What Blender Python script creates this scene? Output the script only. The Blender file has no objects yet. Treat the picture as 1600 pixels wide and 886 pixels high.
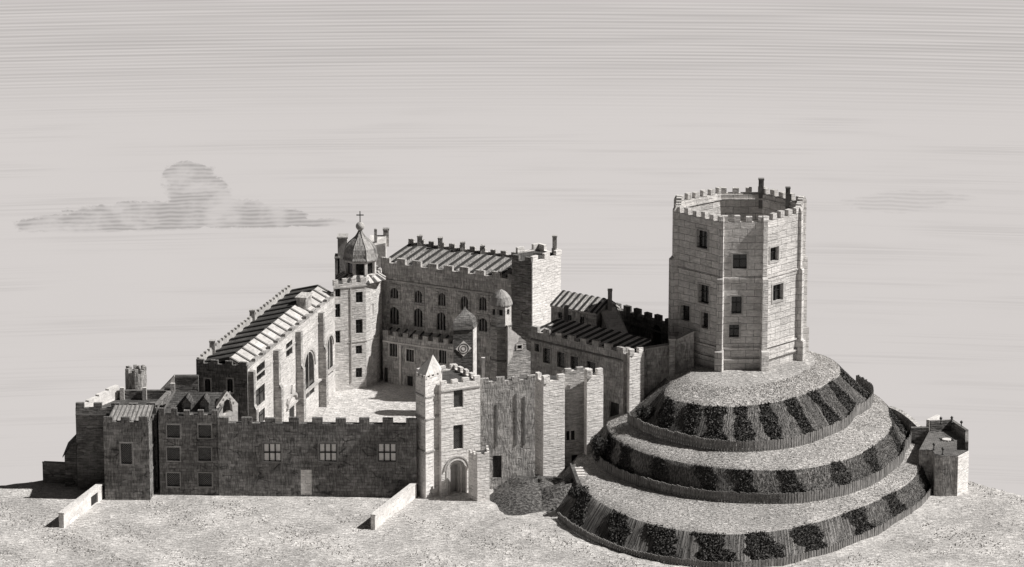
import bpy, math, random
from mathutils import Vector
random.seed(7)
R = math.radians
scene = bpy.context.scene
COL = scene.collection

# ------------------------------------------------------------------ survey of the view
F = 6000.; TH = R(14); CX, CY = 800., 443.; H = 154.5
def ray(px, py):
    a = (px-CX)/F; b = -(py-CY)/F
    return (a, math.cos(TH)+b*math.sin(TH), -math.sin(TH)+b*math.cos(TH))
def G(px, py, z=0.):
    d = ray(px, py); t = (z-H)/d[2]; return (d[0]*t, -500+d[1]*t)
def PY(px, py, Y):
    d = ray(px, py); t = (Y+500)/d[1]; return (d[0]*t, H+d[2]*t)
def XAT(px, Y, py=600):
    return PY(px, py, Y)[0]
def ZAT(Y, py):
    d = ray(800, py); t = (Y+500)/d[1]; return H+d[2]*t

# ------------------------------------------------------------------ materials
MATS = {}
def nt_new(name):
    m = bpy.data.materials.new(name); m.use_nodes = True
    nt = m.node_tree; nt.nodes.clear()
    out = nt.nodes.new('ShaderNodeOutputMaterial'); b = nt.nodes.new('ShaderNodeBsdfPrincipled')
    nt.links.new(b.outputs[0], out.inputs[0])
    return m, nt, b
def N(nt, typ, **kw):
    n = nt.nodes.new(typ)
    for k, v in kw.items():
        if k.startswith('i_'):
            k = k[2:]; k = int(k) if k.isdigit() else k.replace('_', ' ')
            n.inputs[k].default_value = v
        else: setattr(n, k, v)
    return n
def M(nt, op, a, b=None, c=None, clamp=False):
    n = nt.nodes.new('ShaderNodeMath'); n.operation = op; n.use_clamp = clamp
    for i, v in enumerate((a, b, c)):
        if v is None: continue
        if isinstance(v, (int, float)): n.inputs[i].default_value = v
        else: nt.links.new(v, n.inputs[i])
    return n.outputs[0]
def MR(nt, v, a, b, c=0., d=1., smooth=True):
    n = nt.nodes.new('ShaderNodeMapRange'); n.interpolation_type = 'SMOOTHSTEP' if smooth else 'LINEAR'
    nt.links.new(v, n.inputs[0])
    for i, x in enumerate((a, b, c, d)): n.inputs[i+1].default_value = x
    return n.outputs[0]
WARM = (1.0, .97, .945)
def grey_out(nt, val, tint=WARM):
    c = nt.nodes.new('ShaderNodeCombineColor')
    for i in range(3): nt.links.new(M(nt, 'MULTIPLY', val, tint[i]), c.inputs[i])
    return c.outputs[0]

def stone(name, base, line=None, sp=.34, amp=.45, brick=(1.1, .42), joint=.5, jthr=.5, tint=WARM, var=.3, rough=.9, crack=0., bump=.5, tone=.8):
    """masonry: tooling grooves along u or v, broken joints, blotches, cracks - all in metres on the UVs"""
    m, nt, b = nt_new(name)
    tc = N(nt, 'ShaderNodeTexCoord'); uv = tc.outputs['UV']
    n1 = N(nt, 'ShaderNodeTexNoise', i_Scale=.22, i_Detail=5., i_Roughness=.6); nt.links.new(uv, n1.inputs[0])
    n2 = N(nt, 'ShaderNodeTexNoise', i_Scale=2.2, i_Detail=4., i_Roughness=.65); nt.links.new(uv, n2.inputs[0])
    v = M(nt, 'MULTIPLY_ADD', MR(nt, n1.outputs[0], .3, .7, -1, 1), var, 1.)
    v = M(nt, 'MULTIPLY', v, M(nt, 'MULTIPLY_ADD', MR(nt, n2.outputs[0], .3, .7, -1, 1), .16, 1.))
    hgt = n2.outputs[0]
    # joints
    br = N(nt, 'ShaderNodeTexBrick', i_Scale=1., i_Mortar_Size=.035, i_Mortar_Smooth=.3, i_Brick_Width=brick[0], i_Row_Height=brick[1])
    br.inputs['Color1'].default_value = (tone, tone, tone, 1); br.inputs['Color2'].default_value = (1, 1, 1, 1); br.inputs['Mortar'].default_value = (.9, .9, .9, 1)
    wob = N(nt, 'ShaderNodeTexNoise', i_Scale=.9, i_Detail=2.); nt.links.new(uv, wob.inputs[0])
    va = N(nt, 'ShaderNodeVectorMath', operation='SCALE'); nt.links.new(wob.outputs[1], va.inputs[0]); va.inputs['Scale'].default_value = .22
    vb = N(nt, 'ShaderNodeVectorMath', operation='ADD'); nt.links.new(uv, vb.inputs[0]); nt.links.new(va.outputs[0], vb.inputs[1])
    nt.links.new(vb.outputs[0], br.inputs[0])
    n3 = N(nt, 'ShaderNodeTexNoise', i_Scale=1.1, i_Detail=2.); nt.links.new(uv, n3.inputs[0])
    jm = M(nt, 'MULTIPLY', br.outputs['Fac'], MR(nt, n3.outputs[0], jthr-.06, jthr+.06))
    sepb = N(nt, 'ShaderNodeSeparateColor'); nt.links.new(br.outputs['Color'], sepb.inputs[0])
    v = M(nt, 'MULTIPLY', v, sepb.outputs[0])
    v = M(nt, 'MULTIPLY', v, M(nt, 'MULTIPLY_ADD', jm, -joint, 1.))
    hgt = M(nt, 'MULTIPLY_ADD', jm, -1.2, hgt)
    if line:
        mp = N(nt, 'ShaderNodeMapping'); nt.links.new(vb.outputs[0], mp.inputs[0])
        mp.inputs['Scale'].default_value = (1/sp, .8, 1) if line == 'v' else (.8, 1/sp, 1)
        w = N(nt, 'ShaderNodeTexNoise', i_Scale=1., i_Detail=2.5, i_Roughness=.6); nt.links.new(mp.outputs[0], w.inputs[0])
        g = MR(nt, w.outputs[0], .40, .60)
        n4 = N(nt, 'ShaderNodeTexNoise', i_Scale=.6, i_Detail=3.); nt.links.new(uv, n4.inputs[0])
        a = M(nt, 'MULTIPLY', MR(nt, n4.outputs[0], .3, .65, .45, 1.), amp)
        k = M(nt, 'SUBTRACT', 1., M(nt, 'MULTIPLY', a, M(nt, 'SUBTRACT', 1., g)))
        v = M(nt, 'MULTIPLY', v, k)
        hgt = M(nt, 'MULTIPLY_ADD', g, .6, hgt)
    if crack:
        mp = N(nt, 'ShaderNodeMapping'); nt.links.new(vb.outputs[0], mp.inputs[0]); mp.inputs['Scale'].default_value = (.4, 1.1, 1)
        vo = N(nt, 'ShaderNodeTexVoronoi', feature='DISTANCE_TO_EDGE', i_Scale=1.0); nt.links.new(mp.outputs[0], vo.inputs[0])
        n5 = N(nt, 'ShaderNodeTexNoise', i_Scale=.55, i_Detail=2.); nt.links.new(uv, n5.inputs[0])
        cm = M(nt, 'MULTIPLY', MR(nt, vo.outputs[0], .0, .07, 1, 0), MR(nt, n5.outputs[0], .52, .6))
        v = M(nt, 'MULTIPLY', v, M(nt, 'MULTIPLY_ADD', cm, -crack, 1.))
        hgt = M(nt, 'MULTIPLY_ADD', cm, -1.5, hgt)
    v = M(nt, 'MULTIPLY', v, base)
    nt.links.new(grey_out(nt, v, tint), b.inputs['Base Color'])
    b.inputs['Roughness'].default_value = rough; b.inputs['Specular IOR Level'].default_value = .2
    bp = N(nt, 'ShaderNodeBump', i_Strength=bump, i_Distance=.12); nt.links.new(hgt, bp.inputs['Height']); nt.links.new(bp.outputs[0], b.inputs['Normal'])
    MATS[name] = m; return m

def rough_ground(name, base, sx=.9, sy=.28, amp=.5, var=.25, tint=WARM, bump=.8):
    """turf / trodden earth: short broken dashes lying level, blotches"""
    m, nt, b = nt_new(name)
    tc = N(nt, 'ShaderNodeTexCoord'); uv = tc.outputs['UV']
    mp = N(nt, 'ShaderNodeMapping'); nt.links.new(uv, mp.inputs[0]); mp.inputs['Scale'].default_value = (1/sx, 1/sy, 1)
    n1 = N(nt, 'ShaderNodeTexNoise', i_Scale=1., i_Detail=3., i_Roughness=.6); nt.links.new(mp.outputs[0], n1.inputs[0])
    n2 = N(nt, 'ShaderNodeTexNoise', i_Scale=.12, i_Detail=5., i_Roughness=.6); nt.links.new(uv, n2.inputs[0])
    n3 = N(nt, 'ShaderNodeTexNoise', i_Scale=3.5, i_Detail=3.); nt.links.new(uv, n3.inputs[0])
    d = MR(nt, n1.outputs[0], .38, .58)
    v = M(nt, 'MULTIPLY_ADD', M(nt, 'SUBTRACT', 1., d), -amp, 1.)
    v = M(nt, 'MULTIPLY', v, M(nt, 'MULTIPLY_ADD', MR(nt, n2.outputs[0], .3, .7, -1, 1), var, 1.))
    v = M(nt, 'MULTIPLY', v, M(nt, 'MULTIPLY_ADD', MR(nt, n3.outputs[0], .3, .7, -1, 1), .2, 1.))
    v = M(nt, 'MULTIPLY', v, base)
    nt.links.new(grey_out(nt, v, tint), b.inputs['Base Color'])
    b.inputs['Roughness'].default_value = 1.; b.inputs['Specular IOR Level'].default_value = .1
    bp = N(nt, 'ShaderNodeBump', i_Strength=bump, i_Distance=.2); nt.links.new(M(nt, 'ADD', d, n3.outputs[0]), bp.inputs['Height']); nt.links.new(bp.outputs[0], b.inputs['Normal'])
    MATS[name] = m; return m
def plain(name, base, rough=.8, spec=.3, metal=0., var=.2, sc=1.5, tint=WARM):
    m, nt, b = nt_new(name)
    tc = N(nt, 'ShaderNodeTexCoord')
    n = N(nt, 'ShaderNodeTexNoise', i_Scale=sc, i_Detail=4.); nt.links.new(tc.outputs['UV'], n.inputs[0])
    v = M(nt, 'MULTIPLY', M(nt, 'MULTIPLY_ADD', MR(nt, n.outputs[0], .3, .7, -1, 1), var, 1.), base)
    nt.links.new(grey_out(nt, v, tint), b.inputs['Base Color'])
    b.inputs['Roughness'].default_value = rough; b.inputs['Specular IOR Level'].default_value = spec; b.inputs['Metallic'].default_value = metal
    MATS[name] = m; return m
def foliage(name, base):
    m, nt, b = nt_new(name)
    g = N(nt, 'ShaderNodeNewGeometry')
    v = M(nt, 'MULTIPLY', M(nt, 'MULTIPLY_ADD', g.outputs['Random Per Island'], 1.1, .45), base)
    nt.links.new(grey_out(nt, v), b.inputs['Base Color']); b.inputs['Roughness'].default_value = .8; b.inputs['Specular IOR Level'].default_value = .15
    MATS[name] = m; return m

stone('pale_ashlar', .82, 'h', .26, .1, (1.3, .48), .6, .55, var=.1, tone=.88)
stone('hall_ashlar', .7, 'h', .26, .12, (1.5, .5), .6, .56, var=.1)
stone('dark_stone', .15, 'h', .22, .5, (1.3, .5), .4, .6, var=.25)
stone('recess_stone', .8, 'h', .2, .4, (.95, .42), .4, .5, var=.2, tone=.7)
stone('trim_mid', .3, None, .4, 0, (1.0, 9.), .3, .5, var=.15)
stone('pale_render', 0.76, None, .4, .0, (1.7, .62), .6, .6, var=.1)
stone('tower_ashlar', 0.74, 'h', 0.186, .3, (1.6, .55), .5, .55, var=.1)
stone('keep_stone', .70, 'h', 0.211, .16, (2.1, .95), .7, .36, var=.12, bump=.5)
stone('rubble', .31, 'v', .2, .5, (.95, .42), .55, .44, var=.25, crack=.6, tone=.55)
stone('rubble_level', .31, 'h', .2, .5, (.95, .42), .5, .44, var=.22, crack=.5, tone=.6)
stone('grey_stone', .6, 'v', .2, .5, (.95, .42), .4, .5, var=.22, crack=.3, tone=.65)
stone('grey_stone_level', .56, 'h', .2, .45, (.95, .42), .4, .5, var=.2, tone=.65)
stone('range_stone', .62, 'v', .2, .45, (.95, .42), .4, .5, var=.2, tone=.65)
stone('trim_pale', 0.72, None, .4, 0, (1.0, 9.), .3, .5, var=.1)
stone('trim_grey', 0.5, None, .4, 0, (1.0, 9.), .3, .5, var=.15)
stone('trim_dark', 0.2, None, .4, 0, (1.0, 9.), .3, .5, var=.15)
stone('lead_pale', 0.66, 'v', 0.31, .15, (2.5, 1.2), .3, .5, var=.12, rough=.6)
stone('lead_grey', 0.42, 'v', 0.248, .35, (2.5, 1.2), .3, .5, var=.15, rough=.6)
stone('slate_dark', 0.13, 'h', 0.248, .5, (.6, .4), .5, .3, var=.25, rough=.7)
stone('slate_grey', 0.24, 'h', 0.248, .5, (.6, .4), .5, .3, var=.2, rough=.7)
stone('pales', .3, 'v', 0.186, .4, (9., 9.), .1, .5, var=.25)
stone('oak_dark', 0.08, 'v', 0.186, .5, (9., 9.), .1, .5, var=.2)
plain('roll_dark', .045, .7)
plain('pane_dark', .018, .18, .5, var=.4)
plain('pane_pale', .8, .35, .5, var=.06)
plain('iron', .04, .5)
plain('bars_dark', .03, .6)
plain('bars_grey', .16, .6)
rough_ground('earth', .66, 1.2, .28, .26, .22)
rough_ground('court_gravel', .74, 1.2, .35, .3, .1)
rough_ground('turf_path', .58, .7, .2, .38, .2)
rough_ground('turf_bank', .23, .22, .45, .6, .3)
rough_ground('turf_rough', .17, .5, .3, .6, .35)
foliage('hedge_leaf', .085); foliage('bush_leaf', .055); foliage('grass_blade', .5); foliage('bank_blade', .19)

# ------------------------------------------------------------------ mesh helpers
class MB:
    def __init__(s): s.v = []; s.f = []; s.m = []
    def face(s, pts, mi=0):
        i = len(s.v); s.v.extend([tuple(p) for p in pts]); s.f.append(tuple(range(i, i+len(pts)))); s.m.append(mi)
    def prism(s, poly, z0, z1, mi=0, top=True, bottom=False, topmi=None):
        n = len(poly)
        for i in range(n):
            a, b = poly[i], poly[(i+1) % n]
            s.face([(a[0], a[1], z0), (b[0], b[1], z0), (b[0], b[1], z1), (a[0], a[1], z1)], mi)
        if top: s.face([(p[0], p[1], z1) for p in poly], mi if topmi is None else topmi)
        if bottom: s.face([(p[0], p[1], z0) for p in reversed(poly)], mi)
    def hexa(s, p, mi=0):
        """8 points: bottom 0-3 counter-clockwise, top 4-7"""
        for q in ((0, 3, 2, 1), (4, 5, 6, 7), (0, 1, 5, 4), (1, 2, 6, 5), (2, 3, 7, 6), (3, 0, 4, 7)): s.face([p[i] for i in q], mi)
    def cyl(s, c, r0, r1, z0, z1, n=16, mi=0, cap=True):
        P = [(math.cos(2*math.pi*i/n), math.sin(2*math.pi*i/n)) for i in range(n)]
        for i in range(n):
            a, b = P[i], P[(i+1) % n]
            s.face([(c[0]+a[0]*r0, c[1]+a[1]*r0, z0), (c[0]+b[0]*r0, c[1]+b[1]*r0, z0), (c[0]+b[0]*r1, c[1]+b[1]*r1, z1), (c[0]+a[0]*r1, c[1]+a[1]*r1, z1)], mi)
        if cap: s.face([(c[0]+a[0]*r1, c[1]+a[1]*r1, z1) for a in P], mi)
    def lathe(s, c, prof, n=16, mi=0, rot=0.):
        for (r0, z0), (r1, z1) in zip(prof, prof[1:]):
            for i in range(n):
                a = 2*math.pi*i/n+rot; b = 2*math.pi*(i+1)/n+rot
                q = [(c[0]+math.cos(a)*r0, c[1]+math.sin(a)*r0, z0), (c[0]+math.cos(b)*r0, c[1]+math.sin(b)*r0, z0), (c[0]+math.cos(b)*r1, c[1]+math.sin(b)*r1, z1), (c[0]+math.cos(a)*r1, c[1]+math.sin(a)*r1, z1)]
                if r1 < 1e-4: q = q[:3]
                if r0 < 1e-4: q = [q[0], q[2], q[3]]
                s.face(q, mi)
    def build(s, name, mats, parent=None, loc=None, smooth=False):
        if isinstance(mats, str): mats = [mats]
        o0 = Vector(parent['_o']) if parent is not None else Vector(loc or (0, 0, 0))
        me = bpy.data.meshes.new(name)
        me.from_pydata([(x-o0.x, y-o0.y, z-o0.z) for x, y, z in s.v], [], s.f)
        for k in mats: me.materials.append(MATS[k])
        uvl = me.uv_layers.new(name='UVMap'); d = uvl.data
        up = Vector((0, 0, 1))
        for p, mi in zip(me.polygons, s.m):
            p.material_index = mi; p.use_smooth = smooth
            n = p.normal
            if abs(n.z) > .93: t, b = Vector((1, 0, 0)), Vector((0, 1, 0))
            else:
                t = up.cross(n).normalized(); b = n.cross(t)
            for li in p.loop_indices:
                co = Vector(s.v[me.loops[li].vertex_index]); d[li].uv = (co.dot(t), co.dot(b))
        if smooth:
            import bmesh
            bm = bmesh.new(); bm.from_mesh(me); bmesh.ops.remove_doubles(bm, verts=bm.verts, dist=.001); bm.to_mesh(me); bm.free()
        o = bpy.data.objects.new(name, me); COL.objects.link(o)
        if parent is not None: o.parent = parent
        else: o.location = o0
        o['_o'] = tuple(o0)
        return o
class Multi:
    """several pieces of one kind, each linked as a part of its own"""
    def __init__(s): s.L = []
    def new(s): s.L.append(MB()); return s.L[-1]
    def build(s, name, mats, root):
        for m in s.L: m.build(name, mats, root)
        return root
def thing(name, label, cat, loc, group=None):
    o = bpy.data.objects.new(name, None); COL.objects.link(o); o.location = loc; o.empty_display_size = .5
    o['label'] = label; o['category'] = cat; o['_o'] = tuple(loc)
    if group: o['group'] = group
    return o
def tag(o, label, cat, group=None):
    o['label'] = label; o['category'] = cat
    if group: o['group'] = group
    return o

class Fac:
    """a vertical wall face from A to B (left to right seen from outside)"""
    def __init__(s, A, B):
        s.A = Vector((A[0], A[1])); s.B = Vector((B[0], B[1])); s.d = (s.B-s.A); s.L = s.d.length; s.d /= s.L
        s.n = Vector((s.d.y, -s.d.x))
    def pt(s, u, z, off=0.):
        p = s.A+s.d*u+s.n*off; return (p.x, p.y, z)
    def uz(s, px, py):
        r = ray(px, py); o = Vector((0, -500)); rd = Vector((r[0], r[1]))
        t = (s.A-o).dot(s.n)/rd.dot(s.n); p = o+rd*t
        return (p-s.A).dot(s.d), H+r[2]*t
    def rect(s, x0, y0, x1, y1):
        xc = (x0+x1)/2; yc = (y0+y1)/2
        return (s.uz(x0, yc)[0], s.uz(x1, yc)[0], s.uz(xc, y1)[1], s.uz(xc, y0)[1])
def bx(mb, f, u0, u1, z0, z1, o0, o1, mi=0):
    if isinstance(mb, Multi): mb = mb.new()
    mb.hexa([f.pt(u0, z0, o1), f.pt(u1, z0, o1), f.pt(u1, z0, o0), f.pt(u0, z0, o0), f.pt(u0, z1, o1), f.pt(u1, z1, o1), f.pt(u1, z1, o0), f.pt(u0, z1, o0)], mi)
def wall_face(mb, f, z0, z1, ops=(), depth=.4, mi=0):
    ops = [(max(.02, a), min(f.L-.02, b), max(z0+.01, c), min(z1-.02, d)) for a, b, c, d in ops]
    us = sorted({0, f.L, *[o[0] for o in ops], *[o[1] for o in ops]}); zs = sorted({z0, z1, *[o[2] for o in ops], *[o[3] for o in ops]})
    for i in range(len(us)-1):
        for j in range(len(zs)-1):
            uc = (us[i]+us[i+1])/2; zc = (zs[j]+zs[j+1])/2
            if any(o[0] < uc < o[1] and o[2] < zc < o[3] for o in ops): continue
            mb.face([f.pt(us[i], zs[j]), f.pt(us[i+1], zs[j]), f.pt(us[i+1], zs[j+1]), f.pt(us[i], zs[j+1])], mi)
    for a, b, c, d in ops:
        k = -depth
        mb.face([f.pt(a, c), f.pt(a, d), f.pt(a, d, k), f.pt(a, c, k)], mi); mb.face([f.pt(b, d), f.pt(b, c), f.pt(b, c, k), f.pt(b, d, k)], mi)
        mb.face([f.pt(a, c), f.pt(a, c, k), f.pt(b, c, k), f.pt(b, c)], mi); mb.face([f.pt(a, d, k), f.pt(a, d), f.pt(b, d), f.pt(b, d, k)], mi)
def arch_fill(mb, f, r, mi=0, pointed=False, depth=.4):
    a, b, c, d = r; w = (b-a)/2; h = min(w*(1.5 if pointed else 1.), (d-c)*.6); cu = (a+b)/2; zs = d-h; n = 6
    def arc(t):      # t 0..1 from the springing to the crown
        if pointed: return (w*(1-t**1.5), h*math.sin(t*math.pi/2))
        return (w*math.cos(t*math.pi/2), h*math.sin(t*math.pi/2))
    for sgn in (-1, 1):
        for i in range(n):
            p, q = arc(i/n), arc((i+1)/n)
            pts = [(cu+sgn*p[0], zs+p[1]), (cu+sgn*w, zs+p[1]), (cu+sgn*w, zs+q[1]), (cu+sgn*q[0], zs+q[1])]
            if sgn < 0: pts = pts[::-1]
            mb.face([f.pt(u, z, -.004) for u, z in pts], mi)
            e = [(cu+sgn*p[0], zs+p[1]), (cu+sgn*q[0], zs+q[1])]
            if sgn > 0: e = e[::-1]
            mb.face([f.pt(*e[0], -.004), f.pt(*e[1], -.004), f.pt(*e[1], -depth), f.pt(*e[0], -depth)], mi)
def window(root, f, r, style='plain', frame=None, pane='pane_dark', name='window', fw=.2, rec=.3, bars='bars_dark', nu=2, nz=2):
    """frame and bars in one mesh, the glazed pane a sub-part"""
    a, b, c, d = r; mb = MB()
    if frame:
        bx(mb, f, a-fw, b+fw, c-fw, c, -.05, .09); bx(mb, f, a-fw, b+fw, d, d+fw, -.05, .09)
        bx(mb, f, a-fw, a, c, d, -.05, .09); bx(mb, f, b, b+fw, c, d, -.05, .09)
    bw = .05; mi = 1 if frame else 0
    if style == 'grid':
        bw = .09
        for i in range(nu+1):
            u = a+(b-a)*i/nu; bx(mb, f, max(a, u-bw), min(b, u+bw), c, d, -rec+.03, -rec+.12, mi)
        for j in range(nz+1):
            z = c+(d-c)*j/nz; bx(mb, f, a, b, max(c, z-bw), min(d, z+bw), -rec+.025, -rec+.105, mi)
    elif style == 'lattice':
        k = int(max(2, (b-a)/.28)); st = (b-a)/k; hh = d-c; n = int(hh/st)+k
        for i in range(-n, n+1):
            for sg in (1, -1):
                # clipped diagonal z = c + sg*(u-a) + i*st
                us = []
                for u in (a, b):
                    z = c+sg*(u-a)+i*st
                    if c <= z <= d: us.append((u, z))
                for z in (c, d):
                    u = a+(z-c-i*st)*sg
                    if a < u < b: us.append((u, z))
                if len(us) < 2: continue
                us.sort(); p, q = us[0], us[-1]
                if q[0]-p[0] < .1: continue
                w = .022; o = -rec+.04+(.01 if sg > 0 else 0)
                mb.face([f.pt(p[0], p[1]-w, o), f.pt(q[0], q[1]-w, o), f.pt(q[0], q[1]+w, o), f.pt(p[0], p[1]+w, o)], mi)
    elif style == 'mullion':
        for i in range(1, nu):
            u = a+(b-a)*i/nu; bx(mb, f, u-.1, u+.1, c, d, -rec+.03, -.06, mi)
    else:
        u = (a+b)/2; z = c+(d-c)*.6
        bx(mb, f, u-bw, u+bw, c, d, -rec+.03, -rec+.1, mi); bx(mb, f, a, b, z-bw, z+bw, -rec+.025, -rec+.095, mi)
    o = mb.build(name, [frame, bars] if frame else [bars], root)
    p = MB(); p.face([f.pt(a-.02, c-.02, -rec), f.pt(b+.02, c-.02, -rec), f.pt(b+.02, d+.02, -rec), f.pt(a-.02, d+.02, -rec)])
    p.build('pane', pane, root).parent = o
    return o
def door(root, f, r, mat='oak_dark', rec=.3):
    a, b, c, d = r; mb = MB(); bx(mb, f, a, b, c, d, -rec-.05, -rec)
    n = max(2, int((b-a)/.3))
    for i in range(1, n): bx(mb, f, a+(b-a)*i/n-.015, a+(b-a)*i/n+.015, c, d, -rec, -rec+.02)
    return mb.build('door', mat, root)
def merlons(mb, f, z, h=.9, w=.95, gap=.85, th=.6, start=None, mi=0, jitter=.07, u0=0, u1=None):
    u1 = f.L if u1 is None else u1
    if isinstance(mb, Multi): mb = mb.new()
    bx(mb, f, u0+.004, u1-.004, z-.02, z+.16, -th+.004, -.006, mi)
    n = max(1, round((u1-u0+gap)/(w+gap))); k = (u1-u0+gap)/(n*(w+gap)); w *= k; g = gap*k
    for i in range(n):
        a = u0+i*(w+g); hh = h*(1+random.uniform(-jitter, jitter)*1.5)
        bx(mb, f, a+random.uniform(0, jitter), a+w-random.uniform(0, jitter), z-.02, z+hh, -th, -.003, mi)
def course(mb, f, z, h=.18, o=.12, mi=0, u0=0, u1=None):
    bx(mb, f, u0, f.L if u1 is None else u1, z, z+h, -.05, o, mi)
def roofslab(mb, e0, e1, r1, r0, n, th=.25, rw=.22, rh=.16, mi=0, rmi=1, slope_rolls=True):
    """e0->e1 eave (left to right from outside), r0->r1 upper edge; rolls run up the slope"""
    e0, e1, r0, r1 = map(Vector, (e0, e1, r0, r1)); nrm = (e1-e0).cross(r0-e0).normalized()
    if nrm.z < 0: nrm = -nrm
    dn = Vector((0, 0, -th))
    mb.hexa([e0+dn, e1+dn, r1+dn, r0+dn, e0, e1, r1, r0], mi)
    for i in range(n+1):
        t = i/n; a = e0.lerp(e1, t); b = r0.lerp(r1, t); s = (e1-e0).normalized()*rw/2
        if i == 0: a, b = a+s, b+s
        if i == n: a, b = a-s, b-s
        k = nrm*rh; z = nrm*-.01
        mb.hexa([a-s+z, a+s+z, b+s+z, b-s+z, a-s+k, a+s+k, b+s*.9+k, b-s*.9+k], rmi)
def back(A, B, dep):
    f = Fac(A, B); return [A, B, tuple(f.B-f.n*dep), tuple(f.A-f.n*dep)]

# ------------------------------------------------------------------ generic masonry block
def block(root, poly, z0, z1, mat, ops={}, cren=(), cz=None, name='wall', arch={}, ch=.9, cw=.95, cg=.85, capmi=None, mats=None, th=.6, dep=.4):
    mb = MB(); n = len(poly); fs = []
    for i in range(n):
        f = Fac(poly[i], poly[(i+1) % n]); fs.append(f)
        wall_face(mb, f, z0, z1, ops.get(i, ()), dep)
        for k in arch.get(i, ()): arch_fill(mb, f, ops[i][k], depth=dep)
    mb.build(name, mats or mat, root)
    cb_ = MB(); cb_.face([(p[0], p[1], z1) for p in poly]); cb_.build('leads', 'slate_dark', root)
    if cren:
        pb = Multi()
        for i in cren: merlons(pb, fs[i], z1, h=ch, w=cw, gap=cg, th=th)
        pb.build('parapet', mat, root)
    return fs

# ================================================================== SETTING: ground, courtyard
RIM = [(-140, -120), (140, -120), (140, -75), (104, -34), (80, -9), (66, 4), (58, 14), (57, 24), (50, 36), (40, 44), (24, 60), (12, 74), (-22, 78), (-31, 66), (-47, 19), (-50, 15), (-60, 13), (-64, 8), (-76, 3), (-100, -3), (-140, -12)]
def inside(x, y):
    c = False; n = len(RIM); j = n-1
    for i in range(n):
        xi, yi = RIM[i]; xj, yj = RIM[j]
        if (yi > y) != (yj > y) and x < (xj-xi)*(y-yi)/(yj-yi)+xi: c = not c
        j = i
    return c
def dist(x, y):
    best = 1e9; n = len(RIM)
    for i in range(n):
        ax, ay = RIM[i]; bx_, by = RIM[(i+1) % n]; dx, dy = bx_-ax, by-ay
        t = max(0, min(1, ((x-ax)*dx+(y-ay)*dy)/(dx*dx+dy*dy))); best = min(best, math.hypot(x-ax-t*dx, y-ay-t*dy))
    return best
def hills(x, y): return math.sin(x*.31+1.3)*math.sin(y*.37+.4)*.5+math.sin(x*.83+y*.61)*.3+math.sin(x*1.7-y*1.3)*.2
gx0, gx1, gy0, gy1, gst = -150, 150, -110, 130, 1.2
nx = int((gx1-gx0)/gst)+1; ny = int((gy1-gy0)/gst)+1
V = []; FC = []
for j in range(ny):
    for i in range(nx):
        x = gx0+i*gst; y = gy0+j*gst; z = .05*hills(x, y)+(.28*(hills(x*.6+2, y*.8)+.4*hills(x*1.9, y*2.1)) if y < -3.5 else 0)*min(1, max(0, (-3.5-y)/6))
        if not inside(x, y):
            d = dist(x, y); z -= d*1.35*min(1, .35+d*.12)+.5*abs(hills(x*.5, y*.5))*min(1, d/5)
        V.append((x, y, z-.04))
for j in range(ny-1):
    for i in range(nx-1):
        a = j*nx+i; FC.append((a, a+1, a+nx+1, a+nx))
me = bpy.data.meshes.new('ground'); me.from_pydata(V, [], FC); me.materials.append(MATS['earth'])
uvl = me.uv_layers.new(name='UVMap')
for l in me.loops: c = me.vertices[l.vertex_index].co; uvl.data[l.index].uv = (c.x, c.y)
for p in me.polygons: p.use_smooth = True
go = bpy.data.objects.new('ground', me); COL.objects.link(go); go['kind'] = 'structure'
cb = MB()
cp = [(-31, 3), (3, 9), (3, 48), (-9, 52), (-19, 57.5), (-21, 62), (-26.6, 62), (-26.4, 54)]
cb.face([(x, y, .06) for x, y in cp]); cy = cb.build('courtyard', 'court_gravel'); cy['kind'] = 'structure'

# ------------------------------------------------------------------ the mound
MC = (33., 14.)
def ring(z, pts, fill):
    """known edge points in the view -> plan; fill: (angle, radius) where the mound cannot be seen"""
    L = []
    for p in pts:
        x, y = G(p[0], p[1], z); L.append((math.degrees(math.atan2(y-MC[1], x-MC[0])) % 360, math.hypot(x-MC[0], y-MC[1])))
    return sorted(L+list(fill))
def rad(L, a):
    a %= 360; n = len(L)
    for i in range(n):
        a0, r0 = L[i]; a1, r1 = L[(i+1) % n]
        if i == n-1: a1 += 360
        aa = a if a >= a0 or i < n-1 else a+360
        if i == n-1 and a < L[0][0]: aa = a+360
        if a0 <= aa <= a1:
            t = (aa-a0)/max(1e-6, a1-a0); return r0+(r1-r0)*t
    return L[0][1]
RT = ring(13.5, [(1040, 622), (1100, 634), (1150, 636), (1195, 631), (1250, 618), (1290, 600), (1312, 575)], [(60, 15.5), (100, 16), (140, 13.5), (180, 11.8), (205, 12.2)])
R1 = ring(9.2, [(985, 660), (1050, 688), (1130, 703), (1180, 704), (1235, 698), (1290, 680), (1330, 650), (1358, 615)], [(60, 19), (100, 19), (140, 17), (180, 15.5)])
R2u = ring(8.0, [(960, 685), (1030, 715), (1120, 731), (1240, 735), (1310, 722), (1372, 690), (1388, 650)], [(60, 21), (100, 21), (140, 19.5), (180, 18.5)])
R2 = ring(4.0, [(925, 715), (960, 738), (1030, 762), (1130, 777), (1200, 779), (1280, 771), (1350, 748), (1400, 712), (1419, 678)], [(60, 24), (100, 24), (140, 22), (180, 20.5)])
R3u = ring(3.0, [(906, 750), (945, 792), (1030, 826), (1130, 839), (1230, 830), (1308, 808), (1375, 781), (1432, 742), (1441, 712)], [(60, 25.5), (100, 25.5), (140, 23.5), (180, 22)])
R3 = ring(0., [(858, 772), (900, 828), (1000, 872), (1130, 889), (1240, 878), (1340, 844), (1408, 804), (1440, 780), (1457, 757), (1462, 735)], [(60, 28), (100, 28), (140, 26), (180, 24.5)])
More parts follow.
